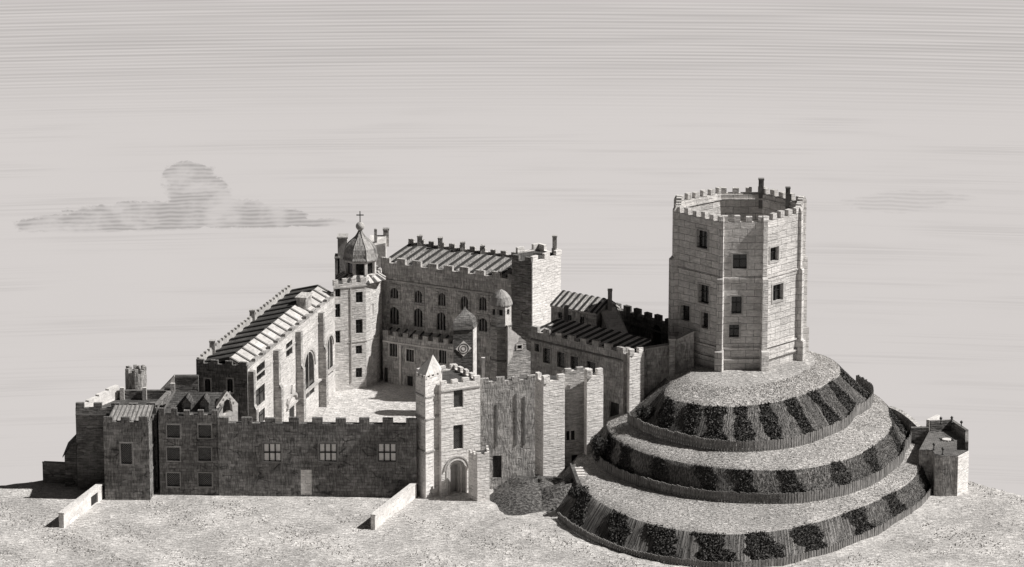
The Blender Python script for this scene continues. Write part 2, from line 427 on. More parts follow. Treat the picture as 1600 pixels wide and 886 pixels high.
def eased(L):
    raw = [rad(L, k) for k in range(360)]; wt = [math.exp(-(d/4.)**2) for d in range(-9, 10)]; sw = sum(wt)
    return [sum(raw[(k+d-9) % 360]*wt[d] for d in range(19))/sw for k in range(360)]
RINGS = [eased(L) for L in (RT, R1, R2u, R2, R3u, R3)]
def rads(a):
    a %= 360; k = int(a); q = a-k; r = [T_[k]*(1-q)+T_[(k+1) % 360]*q for T_ in RINGS]
    for k, mn in ((1, 1.5), (2, .7), (3, 1.6), (4, .7), (5, 1.4)): r[k] = max(r[k], r[k-1]+mn)
    return r
ZL = [13.5, 9.2, 8.0, 4.0, 3.2, -.25]
NA = 360
prof = []      # per angle list of (r, z, zone)
for k in range(NA):
    a = 360*k/NA; r = rads(a); L = [(0, 15.2), (5, 15.2), (r[0]*.72, 15.0)]
    seq = [(r[0]*.72, 15.0)]+list(zip(r, ZL)); sub = [3, 5, 3, 5, 3, 5]
    for (ra, za), (rb, zb), n in zip(seq, seq[1:], sub):
        for i in range(1, n+1):
            t = i/n; x = ra+(rb-ra)*t; z = za+(zb-za)*t
            w = 0 if i == n else .13
            z += w*hills(x*1.7*math.cos(R(a))*2, x*1.7*math.sin(R(a))*2)
            L.append((x, z))
    prof.append(L)
zone = [0, 0]+[0]*3+[1]*5+[0]*3+[1]*5+[0]*3+[1]*5
mb = MB(); nl = len(prof[0])
mv = []; mf = []; mm = []
for k in range(NA):
    a = R(360*k/NA)
    for (r, z) in prof[k]: mv.append((MC[0]+r*math.cos(a), MC[1]+r*math.sin(a), z))
for k in range(NA):
    k2 = (k+1) % NA
    for i in range(nl-1):
        q = (k*nl+i, k*nl+i+1, k2*nl+i+1, k2*nl+i)
        if i == 0: q = q[:3]
        mf.append(q)
        ang = 360*k/NA
        mm.append(zone[i])
me = bpy.data.meshes.new('mound'); me.from_pydata(mv, [], mf)
for k in ('turf_path', 'turf_bank'): me.materials.append(MATS[k])
uvl = me.uv_layers.new(name='UVMap')
for p, mi in zip(me.polygons, mm):
    p.material_index = mi; p.use_smooth = True
    for li in p.loop_indices:
        c = mv[me.loops[li].vertex_index]
        if mi: uvl.data[li].uv = (math.atan2(c[1]-MC[1], c[0]-MC[0]+1e-9)*30, c[2]*1.2+math.hypot(c[0]-MC[0], c[1]-MC[1])*1.1)
        else: uvl.data[li].uv = (c[0], c[1])
mo = bpy.data.objects.new('mound', me); COL.objects.link(mo); mo['kind'] = 'structure'
def mound_z(x, y):
    a = math.degrees(math.atan2(y-MC[1], x-MC[0])) % 360; L = prof[int(a) % NA]; r = math.hypot(x-MC[0], y-MC[1])
    for (ra, za), (rb, zb) in zip(L, L[1:]):
        if ra <= r <= rb: return za+(zb-za)*(r-ra)/max(1e-6, rb-ra)
    return 0.
# rough hump of turf below the curtain wall, left of the mound
hb = MB(); HC = G(805, 772, 0)
def hump(c, rx, ry, h, name, mat, seed, n=48, m=10):
    vs = []; fs = []; rnd = random.Random(seed); ph = [rnd.uniform(0, 6) for _ in range(4)]
    for j in range(m+1):
        t = j/m
        for i in range(n):
            a = 2*math.pi*i/n; k = 1+.12*math.sin(3*a+ph[0])+.07*math.sin(7*a+ph[1])
            r = t*k; z = h*(1-t*t)**1.2*(1+.12*math.sin(9*t+ph[2]+3*a))-.15
            vs.append((rx*r*math.cos(a), ry*r*math.sin(a), z))
    for j in range(m):
        for i in range(n): fs.append((j*n+i, (j+1)*n+i, (j+1)*n+(i+1) % n, j*n+(i+1) % n))
    me = bpy.data.meshes.new(name); me.from_pydata(vs, [], fs); me.materials.append(MATS[mat]); uvl = me.uv_layers.new(name='UVMap')
    for l in me.loops: co = me.vertices[l.vertex_index].co; uvl.data[l.index].uv = (co.x, co.y)
    for p in me.polygons: p.use_smooth = True
    o = bpy.data.objects.new(name, me); COL.objects.link(o); o.location = (c[0], c[1], 0); o['kind'] = 'structure'; return o
hump((3.5, 1.0), 7.5, 8.5, 2.2, 'bank', 'turf_rough', 3)
hump((9.0, -1.5), 8.0, 6.0, 2.9, 'bank', 'turf_rough', 5)

# ------------------------------------------------------------------ palisades and hedges on the mound
def ordinal(i): return ['first', 'second', 'third', 'fourth', 'fifth', 'sixth', 'seventh', 'eighth', 'ninth', 'tenth', 'eleventh', 'twelfth', 'thirteenth'][i]
def ringpt(k, a, off=0.):
    r = rads(a)[k]+off; return MC[0]+r*math.cos(R(a)), MC[1]+r*math.sin(R(a))
def palisade(k, a0, a1, h, label):
    a = a0; pl = MB(); rl = MB(); x0, y0 = ringpt(k, 275, .3)
    t = thing('palisade_fence', label, 'fence', (x0, y0, ZL[k]), 'palisades round the mound')
    z = ZL[k]; prev = None
    while a < a1:
        x, y = ringpt(k, a, .32); x2, y2 = ringpt(k, a+.4, .32)
        d = Vector((x2-x, y2-y)).normalized(); n = Vector((d.y, -d.x)); w = .17; hh = h*(1+random.uniform(-.07, .07))
        P = [Vector((x, y))-d*w+n*.05, Vector((x, y))+d*w+n*.05, Vector((x, y))+d*w-n*.05, Vector((x, y))-d*w-n*.05]
        lean = n*random.uniform(-.05, .05)
        pl.hexa([(p.x, p.y, z-.3) for p in P]+[(p.x+lean.x, p.y+lean.y, z+hh-(.0 if i in (0, 3) else .08)) for i, p in enumerate(P)])
        if prev is not None and int(a*10) % 5 == 0: pass
        da = math.degrees(.40/max(5., math.hypot(x-MC[0], y-MC[1]))); a += da
    aa = a0
    while aa < a1-1:
        for zz in (.45, h*.72):
            p = Vector(ringpt(k, aa, .2)); q = Vector(ringpt(k, aa+1.2, .2)); d = (q-p).normalized(); n = Vector((d.y, -d.x))*.05
            rl.hexa([(*(p+n), z+zz), (*(q+n), z+zz), (*(q-n), z+zz), (*(p-n), z+zz), (*(p+n), z+zz+.13), (*(q+n), z+zz+.13), (*(q-n), z+zz+.13), (*(p-n), z+zz+.13)])
        aa += 1.2
    pl.build('pales', 'pales', t); rl.build('rail', 'pales', t)
palisade(1, 208, 392, 1.45, 'weathered picket palisade along the foot of the uppermost mound bank')
palisade(3, 208, 395, 1.45, 'weathered picket palisade along the foot of the middle mound bank')
palisade(5, 222, 378, 1.2, 'weathered picket palisade along the foot of the lowest mound bank')

def leaves(mb, pts, n, s, rnd):
    for _ in range(n):
        c = Vector(pts(rnd)); a = Vector((rnd.gauss(0, 1), rnd.gauss(0, 1), rnd.gauss(0, 1))).normalized(); b = a.orthogonal().normalized(); cc = a.cross(b); k = s*rnd.uniform(.6, 1.4)
        mb.face([c+b*k, c+cc*k*.6, c-b*k, c-cc*k*.6])
def hedge(kin, a, da, zin, zout, label, grp, seed, s=.14, dens=1.):
    rnd = random.Random(seed)
    x0, y0 = ringpt(kin+1, a)
    def P(r):
        t = r.random(); aa = a+(t-.5)*3.0+r.uniform(-.5, .5)*da*(1.15+.3*math.sin(seed*1.7+t*7)+.15*math.sin(seed+t*19)); rr = rads(aa); ra, rb = rr[kin], rr[kin+1]
        q = ra+(rb-ra)*(.02+.93*t); z = zin+(zout-zin)*(.02+.93*t)
        return (MC[0]+q*math.cos(R(aa)), MC[1]+q*math.sin(R(aa)), z+abs(r.gauss(0, .16))+.02)
    mb = MB(); rr = rads(a); area = (rr[kin+1]-rr[kin]+1.5)*R(da)*rr[kin+1]
    leaves(mb, P, int(area*150*dens), s, rnd)
    o = mb.build('hedge', 'hedge_leaf', None, (x0, y0, zout)); tag(o, label, 'hedge', grp)
def ang_of(px, py, z):
    x, y = G(px, py, z); return math.degrees(math.atan2(y-MC[1], x-MC[0])) % 360
b1 = [(1035, 655, 7), (1072, 668, 6), (1117, 670, 6), (1162, 672, 5), (1208, 670, 5), (1250, 655, 6), (1284, 640, 7), (1310, 622, 8), (1332, 605, 8)]
for i, (px, py, da) in enumerate(b1):
    hedge(0, ang_of(px, py, 11.3), da, 13.5, 9.2, 'dark leafy hedge strip running down the uppermost mound bank, %s from the left' % ordinal(i), 'hedges on the uppermost mound bank', i+10)
b2 = [(945, 708, 6), (990, 718, 6), (1040, 735, 5), (1110, 748, 4.5), (1165, 752, 4.5), (1232, 752, 4.5), (1308, 742, 5), (1355, 722, 6), (1392, 690, 8), (1404, 664, 8)]
for i, (px, py, da) in enumerate(b2):
    hedge(2, ang_of(px, py, 6.), da, 8., 4.0, 'dark leafy hedge clump on the middle mound bank, %s from the left' % ordinal(i), 'hedges on the middle mound bank', i+30)
b3 = [(905, 795, 5), (965, 828, 4.5), (1035, 850, 4.5), (1115, 864, 4.5), (1195, 862, 4.5), (1270, 846, 4.5), (1345, 815, 5), (1398, 788, 5), (1442, 748, 8)]
for i, (px, py, da) in enumerate(b3):
    hedge(4, ang_of(px, py, 1.8), da, 3.2, 0., 'dark leafy hedge clump on the lowest mound bank, %s from the left' % ordinal(i), 'hedges on the lowest mound bank', i+50)
def bush(px, py, z, rx, rz, label, seed, n=1600):
    x, y = G(px, py, z); rnd = random.Random(seed); mb = MB(); st = MB()
    cs = [(rnd.uniform(-.6, .6)*rx, rnd.uniform(-.4, .4)*rx, rnd.uniform(.3, .85)*rz, rnd.uniform(.35, .6)) for _ in range(9)]
    def P(r):
        c = r.choice(cs); v = Vector((r.gauss(0, 1), r.gauss(0, 1), r.gauss(0, 1))).normalized()*r.random()**.4*c[3]
        return (x+c[0]+v.x*rx, y+c[1]+v.y*rx, z+max(.05, c[2]+v.z*rz*.8))
    t = thing('bush', label, 'bush', (x, y, z), 'bushes at the foot of the mound')
    leaves(mb, P, n, .17, rnd); mb.build('foliage', 'bush_leaf', t)
    for c in cs[:5]:
        a = Vector((x, y, z-.2)); b = Vector((x+c[0], y+c[1], z+c[2])); w = .07
        st.face([a+Vector((-w, 0, 0)), a+Vector((w, 0, 0)), b]); st.face([a+Vector((0, -w, 0)), a+Vector((0, w, 0)), b])
    st.build('stem', 'oak_dark', t)
bush(942, 722, 4.4, 1.7, 3.4, 'dark rounded bush against the foot of the right-hand pale wall tower', 1)
bush(985, 712, 5.8, 2.2, 1.8, 'low dark bush on the left end of the middle mound bank', 2)
bush(905, 778, 2.2, 1.9, 1.3, 'low dark bush at the bottom of the mound near the foreground', 3)
bush(1015, 655, 10.2, 1.9, 1.6, 'small dark bush on the left of the uppermost mound bank', 4)

# ================================================================== THE KEEP
KP = [(28.6, 9.7), (34.5, 9.9), (39.7, 15.4), (40.7, 22.6), (35.6, 28.6), (29.2, 28.6), (23.0, 23.2), (22.6, 16.2)]
KZ0, KZ1 = 13.2, ZAT(9.8, 349)
t = thing('castle_keep', 'tall roofless octagonal stone keep with battlements on top of the terraced mound', 'tower', (31.6, 19, 15))
kc = Vector((31.7, 19.2))
KI = []
for p in KP:
    v = Vector(p); KI.append(tuple(v+(kc-v).normalized()*.95))
kf = [Fac(KP[i], KP[(i+1) % 8]) for i in range(8)]
ko = {7: [(1089, 360, 1106, 388), (1092, 445, 1108, 474), (1064, 477, 1078, 501), (1096, 488, 1107, 513)], 0: [(1145, 397, 1167, 420), (1143, 463, 1159, 490), (1139, 507, 1155, 527)], 1: [(1203, 386, 1216, 408), (1207, 444, 1223, 470)]}
kops = {i: [kf[i].rect(*r) for r in L] for i, L in ko.items()}
mb = MB()
for i in range(8):
    wall_face(mb, kf[i], KZ0, KZ1, kops.get(i, ()), .6)
    a, b = KI[i], KI[(i+1) % 8]
    mb.face([(b[0], b[1], 20), (a[0], a[1], 20), (a[0], a[1], KZ1), (b[0], b[1], KZ1)])
    mb.face([(*KP[i], KZ1), (*KP[(i+1) % 8], KZ1), (*b, KZ1), (*a, KZ1)])
mb.build('wall', 'keep_stone', t)
mb = MB(); mb.face([(p[0], p[1], 20.) for p in KI]); mb.build('floor', 'trim_dark', t)
pb = Multi()
for i in range(8): merlons(pb, kf[i], KZ1, h=.95, w=.85, gap=.75, th=.7)
pb.build('parapet', 'keep_stone', t)
sc = Multi()
for i in (7, 0, 1, 2):
    course(sc, kf[i], ZAT(9.8, 436), .2, .14); course(sc, kf[i], ZAT(9.8, 545), .22, .22); course(sc, kf[i], ZAT(9.8, 563), .22, .3)
for i in (3, 4, 5, 6):
    f = Fac(KI[(i+1) % 8], KI[i]); course(sc, f, KZ1-.75, .2, .16)
f = Fac(KI[7], KI[6]); 
sc.build('string_course', 'keep_stone', t)
for i, L in kops.items():
    for r in L: window(t, kf[i], r, 'plain', 'trim_grey', rec=.5, fw=.22)
def buttress(root, p, c, w, steps, mat):
    """stepped pier on a corner; steps = [(z0,z1,projection,scale)]"""
    v = Vector(p); o = (v-Vector(c)).normalized(); s = Vector((-o.y, o.x)); mb = MB()
    for z0, z1, pr, k in steps:
        a = [v+o*pr-s*w*k, v+o*pr+s*w*k, v-o*.5+s*w*k, v-o*.5-s*w*k]; mb.prism([tuple(q) for q in a], z0, z1)
        b = [v+o*.05-s*w*k*.8, v+o*.05+s*w*k*.8, v-o*.5+s*w*k*.8, v-o*.5-s*w*k*.8]
        q = [(*p, z1) for p in a]+[(*p, z1+.55) for p in b]
        for ii in ((0, 1, 5, 4), (1, 2, 6, 5), (2, 3, 7, 6), (3, 0, 4, 7), (4, 5, 6, 7)): mb.face([q[x] for x in ii])
    mb.build('buttress', mat, root)
for i, p in enumerate(KP):
    if i in (7,): st_ = [(KZ0, ZAT(16, 405), .75, 1.25), (ZAT(16, 405), KZ1+.5, .35, .8)]
    else: st_ = [(KZ0, ZAT(9.8, 548), .95, 1.25), (ZAT(9.8, 548), ZAT(9.8, 436), .6, .95), (ZAT(9.8, 436), KZ1+.4, .3, .75)]
    buttress(t, p, kc, .42, st_, 'keep_stone')
def chimney(root, x, y, z0, z1, w, mat='trim_grey', dp=None, pots=False):
    mb = MB(); d = dp or w; mb.prism([(x-w/2, y-d/2), (x+w/2, y-d/2), (x+w/2, y+d/2), (x-w/2, y+d/2)], z0, z1)
    k = w*.58; e = d*.58; mb.prism([(x-k, y-e), (x+k, y-e), (x+k, y+e), (x-k, y+e)], z1, z1+.22, bottom=True)
    return mb.build('chimney', mat, root)
chimney(t, XAT(1189, 28.2, 300), 28.0, KZ1-2, ZAT(28, 281), .7, 'trim_dark'); chimney(t, XAT(1231, 23.5, 310), 23.6, KZ1-2.5, ZAT(23, 296), .6, 'trim_dark')

# ================================================================== FRONT CURTAIN WALL AND LEFT BLOCKS
def loc_of(A): return (A[0], A[1], 0)
WZ = ZAT(0, 664)
A = (XAT(341, 0, 720), .35); B = (XAT(651, 0, 720), -.35)
t = thing('curtain_wall', 'long dark rubble curtain wall with three pale six-paned windows across the front', 'wall', ((A[0]+B[0])/2, 0, 0))
pl = back(A, B, 1.5); f0 = Fac(A, B)
rs = [f0.rect(412, 693, 439, 721), f0.rect(499, 693, 526, 721), f0.rect(591, 693, 619, 721), f0.rect(470, 734, 487, 773)]
block(t, pl, -.3, WZ, 'rubble', {0: rs}, (0,), cw=1.55, cg=1.75, ch=.95)
for r in rs[:3]: window(t, f0, r, 'grid', 'trim_dark', 'pane_pale', nu=3, nz=2, fw=.22, rec=.14)  # pale pane colour stands in for sky reflected in the glass
mb = MB(); a, b, c, d = rs[3]; bx(mb, f0, a, b, -.1, d, -.42, -.04); mb.build('blocked_door', 'pale_ashlar', t)['label'] = 'pale stone blocking of the doorway'

# lodging with six lattice windows
A = (XAT(248, 0, 720), .9); B = (XAT(340.6, 0, 720), .62); f0 = Fac(A, B); z1 = ZAT(.7, 650)
t = thing('lodging_house', 'dark rubble lodging with six lattice windows and slate roof beside the curtain wall', 'building', ((A[0]+B[0])/2, 1, 0))
rs = [f0.rect(*r) for r in ((261, 664, 281, 684), (310, 664, 330, 684), (261, 699, 281, 720), (310, 699, 330, 720), (261, 739, 281, 760), (310, 739, 331, 760))]
pl = back(A, B, 6)
fs = block(t, pl, -.3, z1, 'rubble', {0: rs}, ())
pb = Multi(); merlons(pb, f0, z1, 1.0, .8, .8, .6, u1=2.6); merlons(pb, f0, z1, .75, 1.0, 1.2, .6, u0=3.4, u1=7.9); pb.build('parapet', 'rubble', t)
for r in rs: window(t, f0, r, 'lattice', 'trim_mid', fw=.16, bars='bars_grey')
mb = MB(); zr = ZAT(4.6, 613)
roofslab(mb, f0.pt(.3, z1+.1, -.7), f0.pt(f0.L-.02, z1+.1, -.7), (XAT(360, 4.6, 612), 4.6, zr), (XAT(272, 4.9, 612), 4.9, zr), 1, rw=.2)
roofslab(mb, (XAT(360, 4.6, 612), 6.9, z1), (XAT(262, 4.9, 612), 7.2, z1), (XAT(272, 4.9, 612), 4.92, zr), (XAT(360, 4.6, 612), 4.62, zr), 1, rw=.2)
mb.build('roof', ['slate_dark', 'trim_dark'], t)
for px in (291, 319):
    fd = Fac((XAT(px-7, 1.6, 632), 1.75), (XAT(px+7, 1.6, 632), 1.7)); mb = MB(); zz = z1-.1; zt = ZAT(1.7, 630)
    w = fd.L
    mb.face([fd.pt(0, zz), fd.pt(w, zz), fd.pt(w, zt), fd.pt(w/2, zt+.75), fd.pt(0, zt)])
    mb.face([fd.pt(0, zz), fd.pt(0, zt), fd.pt(0, zt, -2), fd.pt(0, zz, -2)]); mb.face([fd.pt(w, zt), fd.pt(w, zz), fd.pt(w, zz, -2), fd.pt(w, zt, -2)])
    mb.face([fd.pt(-.12, zt-.05, .1), fd.pt(w/2, zt+.85, .1), fd.pt(w/2, zt+.85, -2.5), fd.pt(-.12, zt-.05, -2.5)]); mb.face([fd.pt(w/2, zt+.85, .1), fd.pt(w+.12, zt-.05, .1), fd.pt(w+.12, zt-.05, -2.5), fd.pt(w/2, zt+.85, -2.5)])
    o = mb.build('dormer', 'slate_dark', t)
    mb = MB(); bx(mb, fd, .22, w-.22, zz+.12, zt+.02, .0, .03); mb.build('pane', 'pane_dark', t).parent = o
# ruined pale gable
f0 = Fac((XAT(339, 2.2, 640), 2.2), (XAT(372, 4.0, 640), 3.5))
t = thing('ruined_gable', 'broken pale stone gable with a jagged round-headed opening above the curtain wall', 'ruin', loc_of(f0.A))
zt = ZAT(2.8, 611); ze = ZAT(2.8, 634); zb = 0.; w = f0.L
out = [(0, zb), (w, zb), (w, ze-.5), (w+.06, ze+.1), (w*.5, zt), (0-.1, ze), (0, ze-.4)]
hole = [(w*.28, ze-1.0), (w*.33, ze-1.25), (w*.47, ze-1.1), (w*.6, ze-.8), (w*.76, ze-.95), (w*.72, ze+.1), (w*.66, ze+.65), (w*.5, ze+.92), (w*.36, ze+.65), (w*.29, ze)]
import bmesh
def holed(name, f, out, hole, th, mat, root):
    bm = bmesh.new()
    def loop(pts):
        vs = [bm.verts.new(f.pt(u, z)) for u, z in pts]; return [bm.edges.new((vs[i], vs[(i+1) % len(vs)])) for i in range(len(vs))]
    es = loop(out)+loop(hole); bmesh.ops.triangle_fill(bm, edges=es, use_beauty=True)
    bm.normal_update(); mb = MB(); nv = Vector((f.n.x, f.n.y, 0))
    for fa in bm.faces:
        p = [v.co.copy() for v in fa.verts]
        if fa.normal.dot(nv) < 0: p.reverse()
        mb.face(p); mb.face([q-nv*th for q in reversed(p)])
    for pts in (out, hole):
        for i in range(len(pts)):
            a, b = pts[i], pts[(i+1) % len(pts)]; mb.face([f.pt(*a), f.pt(*a, -th), f.pt(*b, -th), f.pt(*b)])
    bm.free(); return mb.build(name, mat, root)
holed('wall', f0, out, hole, .8, 'pale_render', t)
mb = Multi()
for i in range(5):
    u = w*(.18+.16*i); z = ze+1.6-abs(i-2)*.62; bx(mb, f0, u-.09, u+.09, z-.13, z+.13, 0, .07)
mb.build('corbel', 'trim_grey', t)

# small projecting tower
A = (XAT(162, -2, 720), -1.5); B = (XAT(233, -2, 720), -1.7); f0 = Fac(A, B); z1 = ZAT(-1.6, 661)
t = thing('square_tower', 'small dark rubble tower with one tall window projecting before the broad left tower', 'tower', ((A[0]+B[0])/2, 0, 0))
r = f0.rect(189, 693, 206, 725); pl = [A, B, (B[0]+.35, 2.9), (A[0], 2.9)]
fs = block(t, pl, -.3, z1, 'rubble', {0: [r]}, (), cw=1.0, cg=1.0)
pb = Multi(); merlons(pb, fs[0], z1, .8, 1.15, 1.0, .5); pb.build('parapet', 'rubble', t)
window(t, f0, r, 'lattice', 'trim_mid', fw=.2, bars='bars_grey')
mb = MB(); roofslab(mb, f0.pt(.5, z1+.15, -.7), f0.pt(f0.L, z1+.15, -.7), (B[0]+.3, 2.9, z1+1.25), (A[0]+1.2, 2.9, z1+1.25), 9, rw=.14, rh=.08); mb.build('roof', ['lead_grey', 'trim_dark'], t)
sc = Multi()
for yy in (700, 735): course(sc, fs[1], ZAT(0, yy), .3, .1)
sc.build('string_course', 'trim_dark', t)
# broad left tower with parapet walk
A = (XAT(120, 3, 720), 3.1); B = (XAT(246, 3, 720), 3.0); f0 = Fac(A, B); z1 = ZAT(3, 648)
t = thing('broad_tower', 'broad low dark tower with embattled parapet and a sunken roof yard at far left', 'tower', ((A[0]+B[0])/2, 6, 0))
pl = [A, B, (B[0]+1.5, 11.5), (A[0]+4.6, 11.5)]
fs = block(t, pl, -.3, z1, 'rubble_level', {}, (), name='wall')
pb = Multi(); bx(pb, f0, 0, f0.L, z1, z1+.75, -.6, 0); merlons(pb, f0, z1+.75, .85, 1.15, 1.1, .6)
for k in (1, 2): bx(pb, fs[k], .62 if k == 1 else .02, fs[k].L-.02, z1+.004, z1+1.2, -.6, -.003)
pb.build('parapet', 'rubble_level', t)
pb = Multi(); f3 = fs[3]
for i in range(4): bx(pb, f3, .01+f3.L*i/4, f3.L*(i+1)/4-.62*(i == 3), z1, z1+1.9-.22*i, -.6, -.003)
pb.build('side_parapet', 'pale_render', t)  # sunlight on this inner side is put into the paler material
sc = Multi(); course(sc, f0, z1-.1, .2, .16); sc.build('string_course', 'trim_dark', t)
mb = Multi()
for px in (191, 226): x = XAT(px, 10.6, 615); mb.new().prism([(x-.28, 10.3), (x+.28, 10.3), (x+.28, 10.85), (x-.28, 10.85)], z1, z1+1.75)
mb.build('pier', 'trim_pale', t)
# round turret at back left
c = (XAT(213.5, 14.2, 590), 13.3); t = thing('round_turret', 'small roofless round turret with broken battlements behind the broad left tower', 'turret', (*c, 0))
mb = MB(); r = 1.5; zt = ZAT(13, 584); n = 20
for i in range(n):
    a, b = 2*math.pi*i/n, 2*math.pi*(i+1)/n
    for rr, fl in ((r, 0), (r-.45, 1)):
        q = [(c[0]+rr*math.cos(a), c[1]+rr*math.sin(a), -1 if not fl else zt-1.6), (c[0]+rr*math.cos(b), c[1]+rr*math.sin(b), -1 if not fl else zt-1.6), (c[0]+rr*math.cos(b), c[1]+rr*math.sin(b), zt), (c[0]+rr*math.cos(a), c[1]+rr*math.sin(a), zt)]
        mb.face(q[::-1] if fl else q)
    h = [0.1, .8, .9, .3, .75, .85, .2, .7, .9, .1][i % 10]
    P = [(c[0]+rr*math.cos(x), c[1]+rr*math.sin(x)) for rr, x in ((r, a), (r, b), (r-.45, b), (r-.45, a))]; mb.prism(P, zt, zt+h)
mb.build('wall', 'grey_stone', t)
# low link building between turret and hall, with pale lean-to
A = (XAT(272, 11, 600), 12); B = (XAT(309, 11, 600), 12.1); z1 = ZAT(12, 589)
t = thing('link_wall', 'low dark stone wall with a pale raking end between broad tower and great hall', 'wall', ((A[0]+B[0])/2, 12, 0))
fs = block(t, back(A, B, 1.2), -.5, z1, 'rubble_level'); 
mb = MB(); course(mb, fs[0], z1-.15, .28, .1); mb.build('coping', 'trim_dark', t)
mb = MB(); x0, x1 = XAT(246, 12, 605), A[0]-.03; za = ZAT(12, 610)
mb.hexa([(x0, 11.6, 5), (x1, 11.6, 5), (x1, 12.8, 5), (x0, 12.8, 5), (x0, 11.6, za-.4), (x1, 11.6, z1+.2), (x1, 12.8, z1+.2), (x0, 12.8, za-.4)]); mb.build('raking_end', 'pale_render', t)
x = XAT(270, 11.4, 605); mb = MB(); mb.prism([(x-.3, 11.1), (x+.3, 11.1), (x+.3, 11.55), (x-.3, 11.55)], 5, z1-.7); mb.build('pier', 'trim_pale', t)
# lean-to and far-left dark wall
x0, x1 = XAT(101, 4.5, 720), XAT(119.5, 4.5, 720); t = thing('lean_to', 'narrow dark lean-to with a steep pent roof against the far left tower', 'building', (x0, 5, 0))
zl, zh = ZAT(4.5, 712), ZAT(4.5, 682); mb = MB(); mb.hexa([(x0, 4.5, -.3), (x1, 4.5, -.3), (x1+1, 11, -.3), (x0, 11, -.3), (x0, 4.5, zl), (x1, 4.5, zh), (x1+1, 11, zh), (x0, 11, zl)]); mb.build('wall', 'rubble_level', t)
mb = MB(); mb.hexa([(x0-.25, 4.3, zl-.25), (x1, 4.3, zh+.02), (x1+1, 11.1, zh+.02), (x0-.25, 11.1, zl-.25), (x0-.25, 4.3, zl-.05), (x1, 4.3, zh+.25), (x1+1, 11.1, zh+.25), (x0-.25, 11.1, zl-.05)]); mb.build('roof', 'slate_dark', t)
A = (XAT(66, 6, 740), 6.5); B = (XAT(103, 6, 740), 6.0); t = thing('boundary_wall', 'plain dark level-coursed boundary wall ending at the far left edge of the hill', 'wall', (B[0], 6, 0))
z1 = ZAT(6, 725); fs = block(t, back(A, B, 1.0), -.4, z1, 'rubble_level'); mb = MB(); course(mb, fs[0], z1+.003, .2, .1); mb.build('coping', 'trim_dark', t)
# pale raking garden walls in the foreground
def garden_wall(p0, p1, h0, h1, th, label, dr=None):
    A, B = p0, p1; f = Fac(A, B); t = thing('garden_wall', label, 'wall', loc_of(B)); ops = [dr] if dr else []
    mb = MB(); wall_face(mb, f, -.2, 1.55, ops, .3)
    pl = back(A, B, th)
    for i in (1, 2, 3): wall_face(mb, Fac(pl[i], pl[(i+1) % 4]), -.2, 1.55)
    q = [(*p, 1.55) for p in pl]; hh = [h0, h1, h1, h0]; q2 = [(p[0], p[1], h) for p, h in zip(pl, hh)]
    for i in range(4): j = (i+1) % 4; mb.face([q[i], q[j], q2[j], q2[i]])
    mb.build('wall', 'pale_render', t)
    cpb = MB(); e = f.n*.08; P = [f.A+e, f.B+e, f.B-f.n*(th+.08), f.A-f.n*(th+.08)]
    cpb.hexa([(p.x, p.y, h+.003) for p, h in zip(P, hh)]+[(p.x, p.y, h+.16) for p, h in zip(P, hh)]); cpb.build('coping', 'trim_pale', t)
    if dr: door(t, f, dr, rec=.2)
p1 = G(161, 779); p0 = G(100, 825)
f = Fac(p0, p1); dr = (f.uz(142, 775)[0], f.uz(153, 775)[0], .02, 1.45)
garden_wall(p0, p1, 1.9, 2.0, .7, 'low pale garden wall with a small dark door below the left towers', dr)
p1 = G(651, 777); p0 = G(586, 826)
garden_wall(p0, p1, 1.75, 1.95, .6, 'low plain pale garden wall running forward from the gatehouse turret')

# ================================================================== GREAT HALL (left range of the court)
ZE = 14.6
A = G(387, 577, ZE); B = G(526, 461, ZE)
f0 = Fac(A, B); n = f0.n; W = 7.4
t = thing('great_hall', 'long pale great hall with buttresses and tall windows running back along the court', 'building', ((A[0]+B[0])/2-3, (A[1]+B[1])/2, 0))
pl = back(A, B, W)
sq = [(401, 568, 414, 592), (400, 604, 414, 632), (398, 643, 414, 664), (447, 534, 457, 556)]
go_ = [(475, 550, 491, 620), (510.5, 526, 520, 586)]
ops = [f0.rect(*r) for r in sq+go_]
dr = f0.rect(452, 633, 460, 655); ops.append(dr)
end = Fac(pl[3], pl[0])
eops = [end.rect(321, 591, 330, 611), end.rect(356, 591, 365, 612)]
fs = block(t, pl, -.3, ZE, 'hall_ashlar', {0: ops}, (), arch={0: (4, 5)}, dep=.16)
# shade on the near end wall, put into a skin of darker rubble
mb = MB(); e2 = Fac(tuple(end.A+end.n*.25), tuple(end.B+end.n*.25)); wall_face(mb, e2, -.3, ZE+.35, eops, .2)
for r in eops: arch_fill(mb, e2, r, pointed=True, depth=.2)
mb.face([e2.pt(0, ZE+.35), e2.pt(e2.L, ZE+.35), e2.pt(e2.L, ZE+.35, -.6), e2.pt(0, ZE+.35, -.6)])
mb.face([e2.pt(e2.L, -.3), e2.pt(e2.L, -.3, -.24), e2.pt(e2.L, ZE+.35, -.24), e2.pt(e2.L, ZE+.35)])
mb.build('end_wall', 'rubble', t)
for r in eops: window(t, e2, r, 'mullion', 'trim_grey', rec=.18, fw=.16)
pb = Multi(); merlons(pb, e2, ZE+.35, .7, 1.0, .9, .5); pb.build('end_parapet', 'rubble', t)
for r in ops[:4]: window(t, f0, r, 'plain', None, rec=.13)
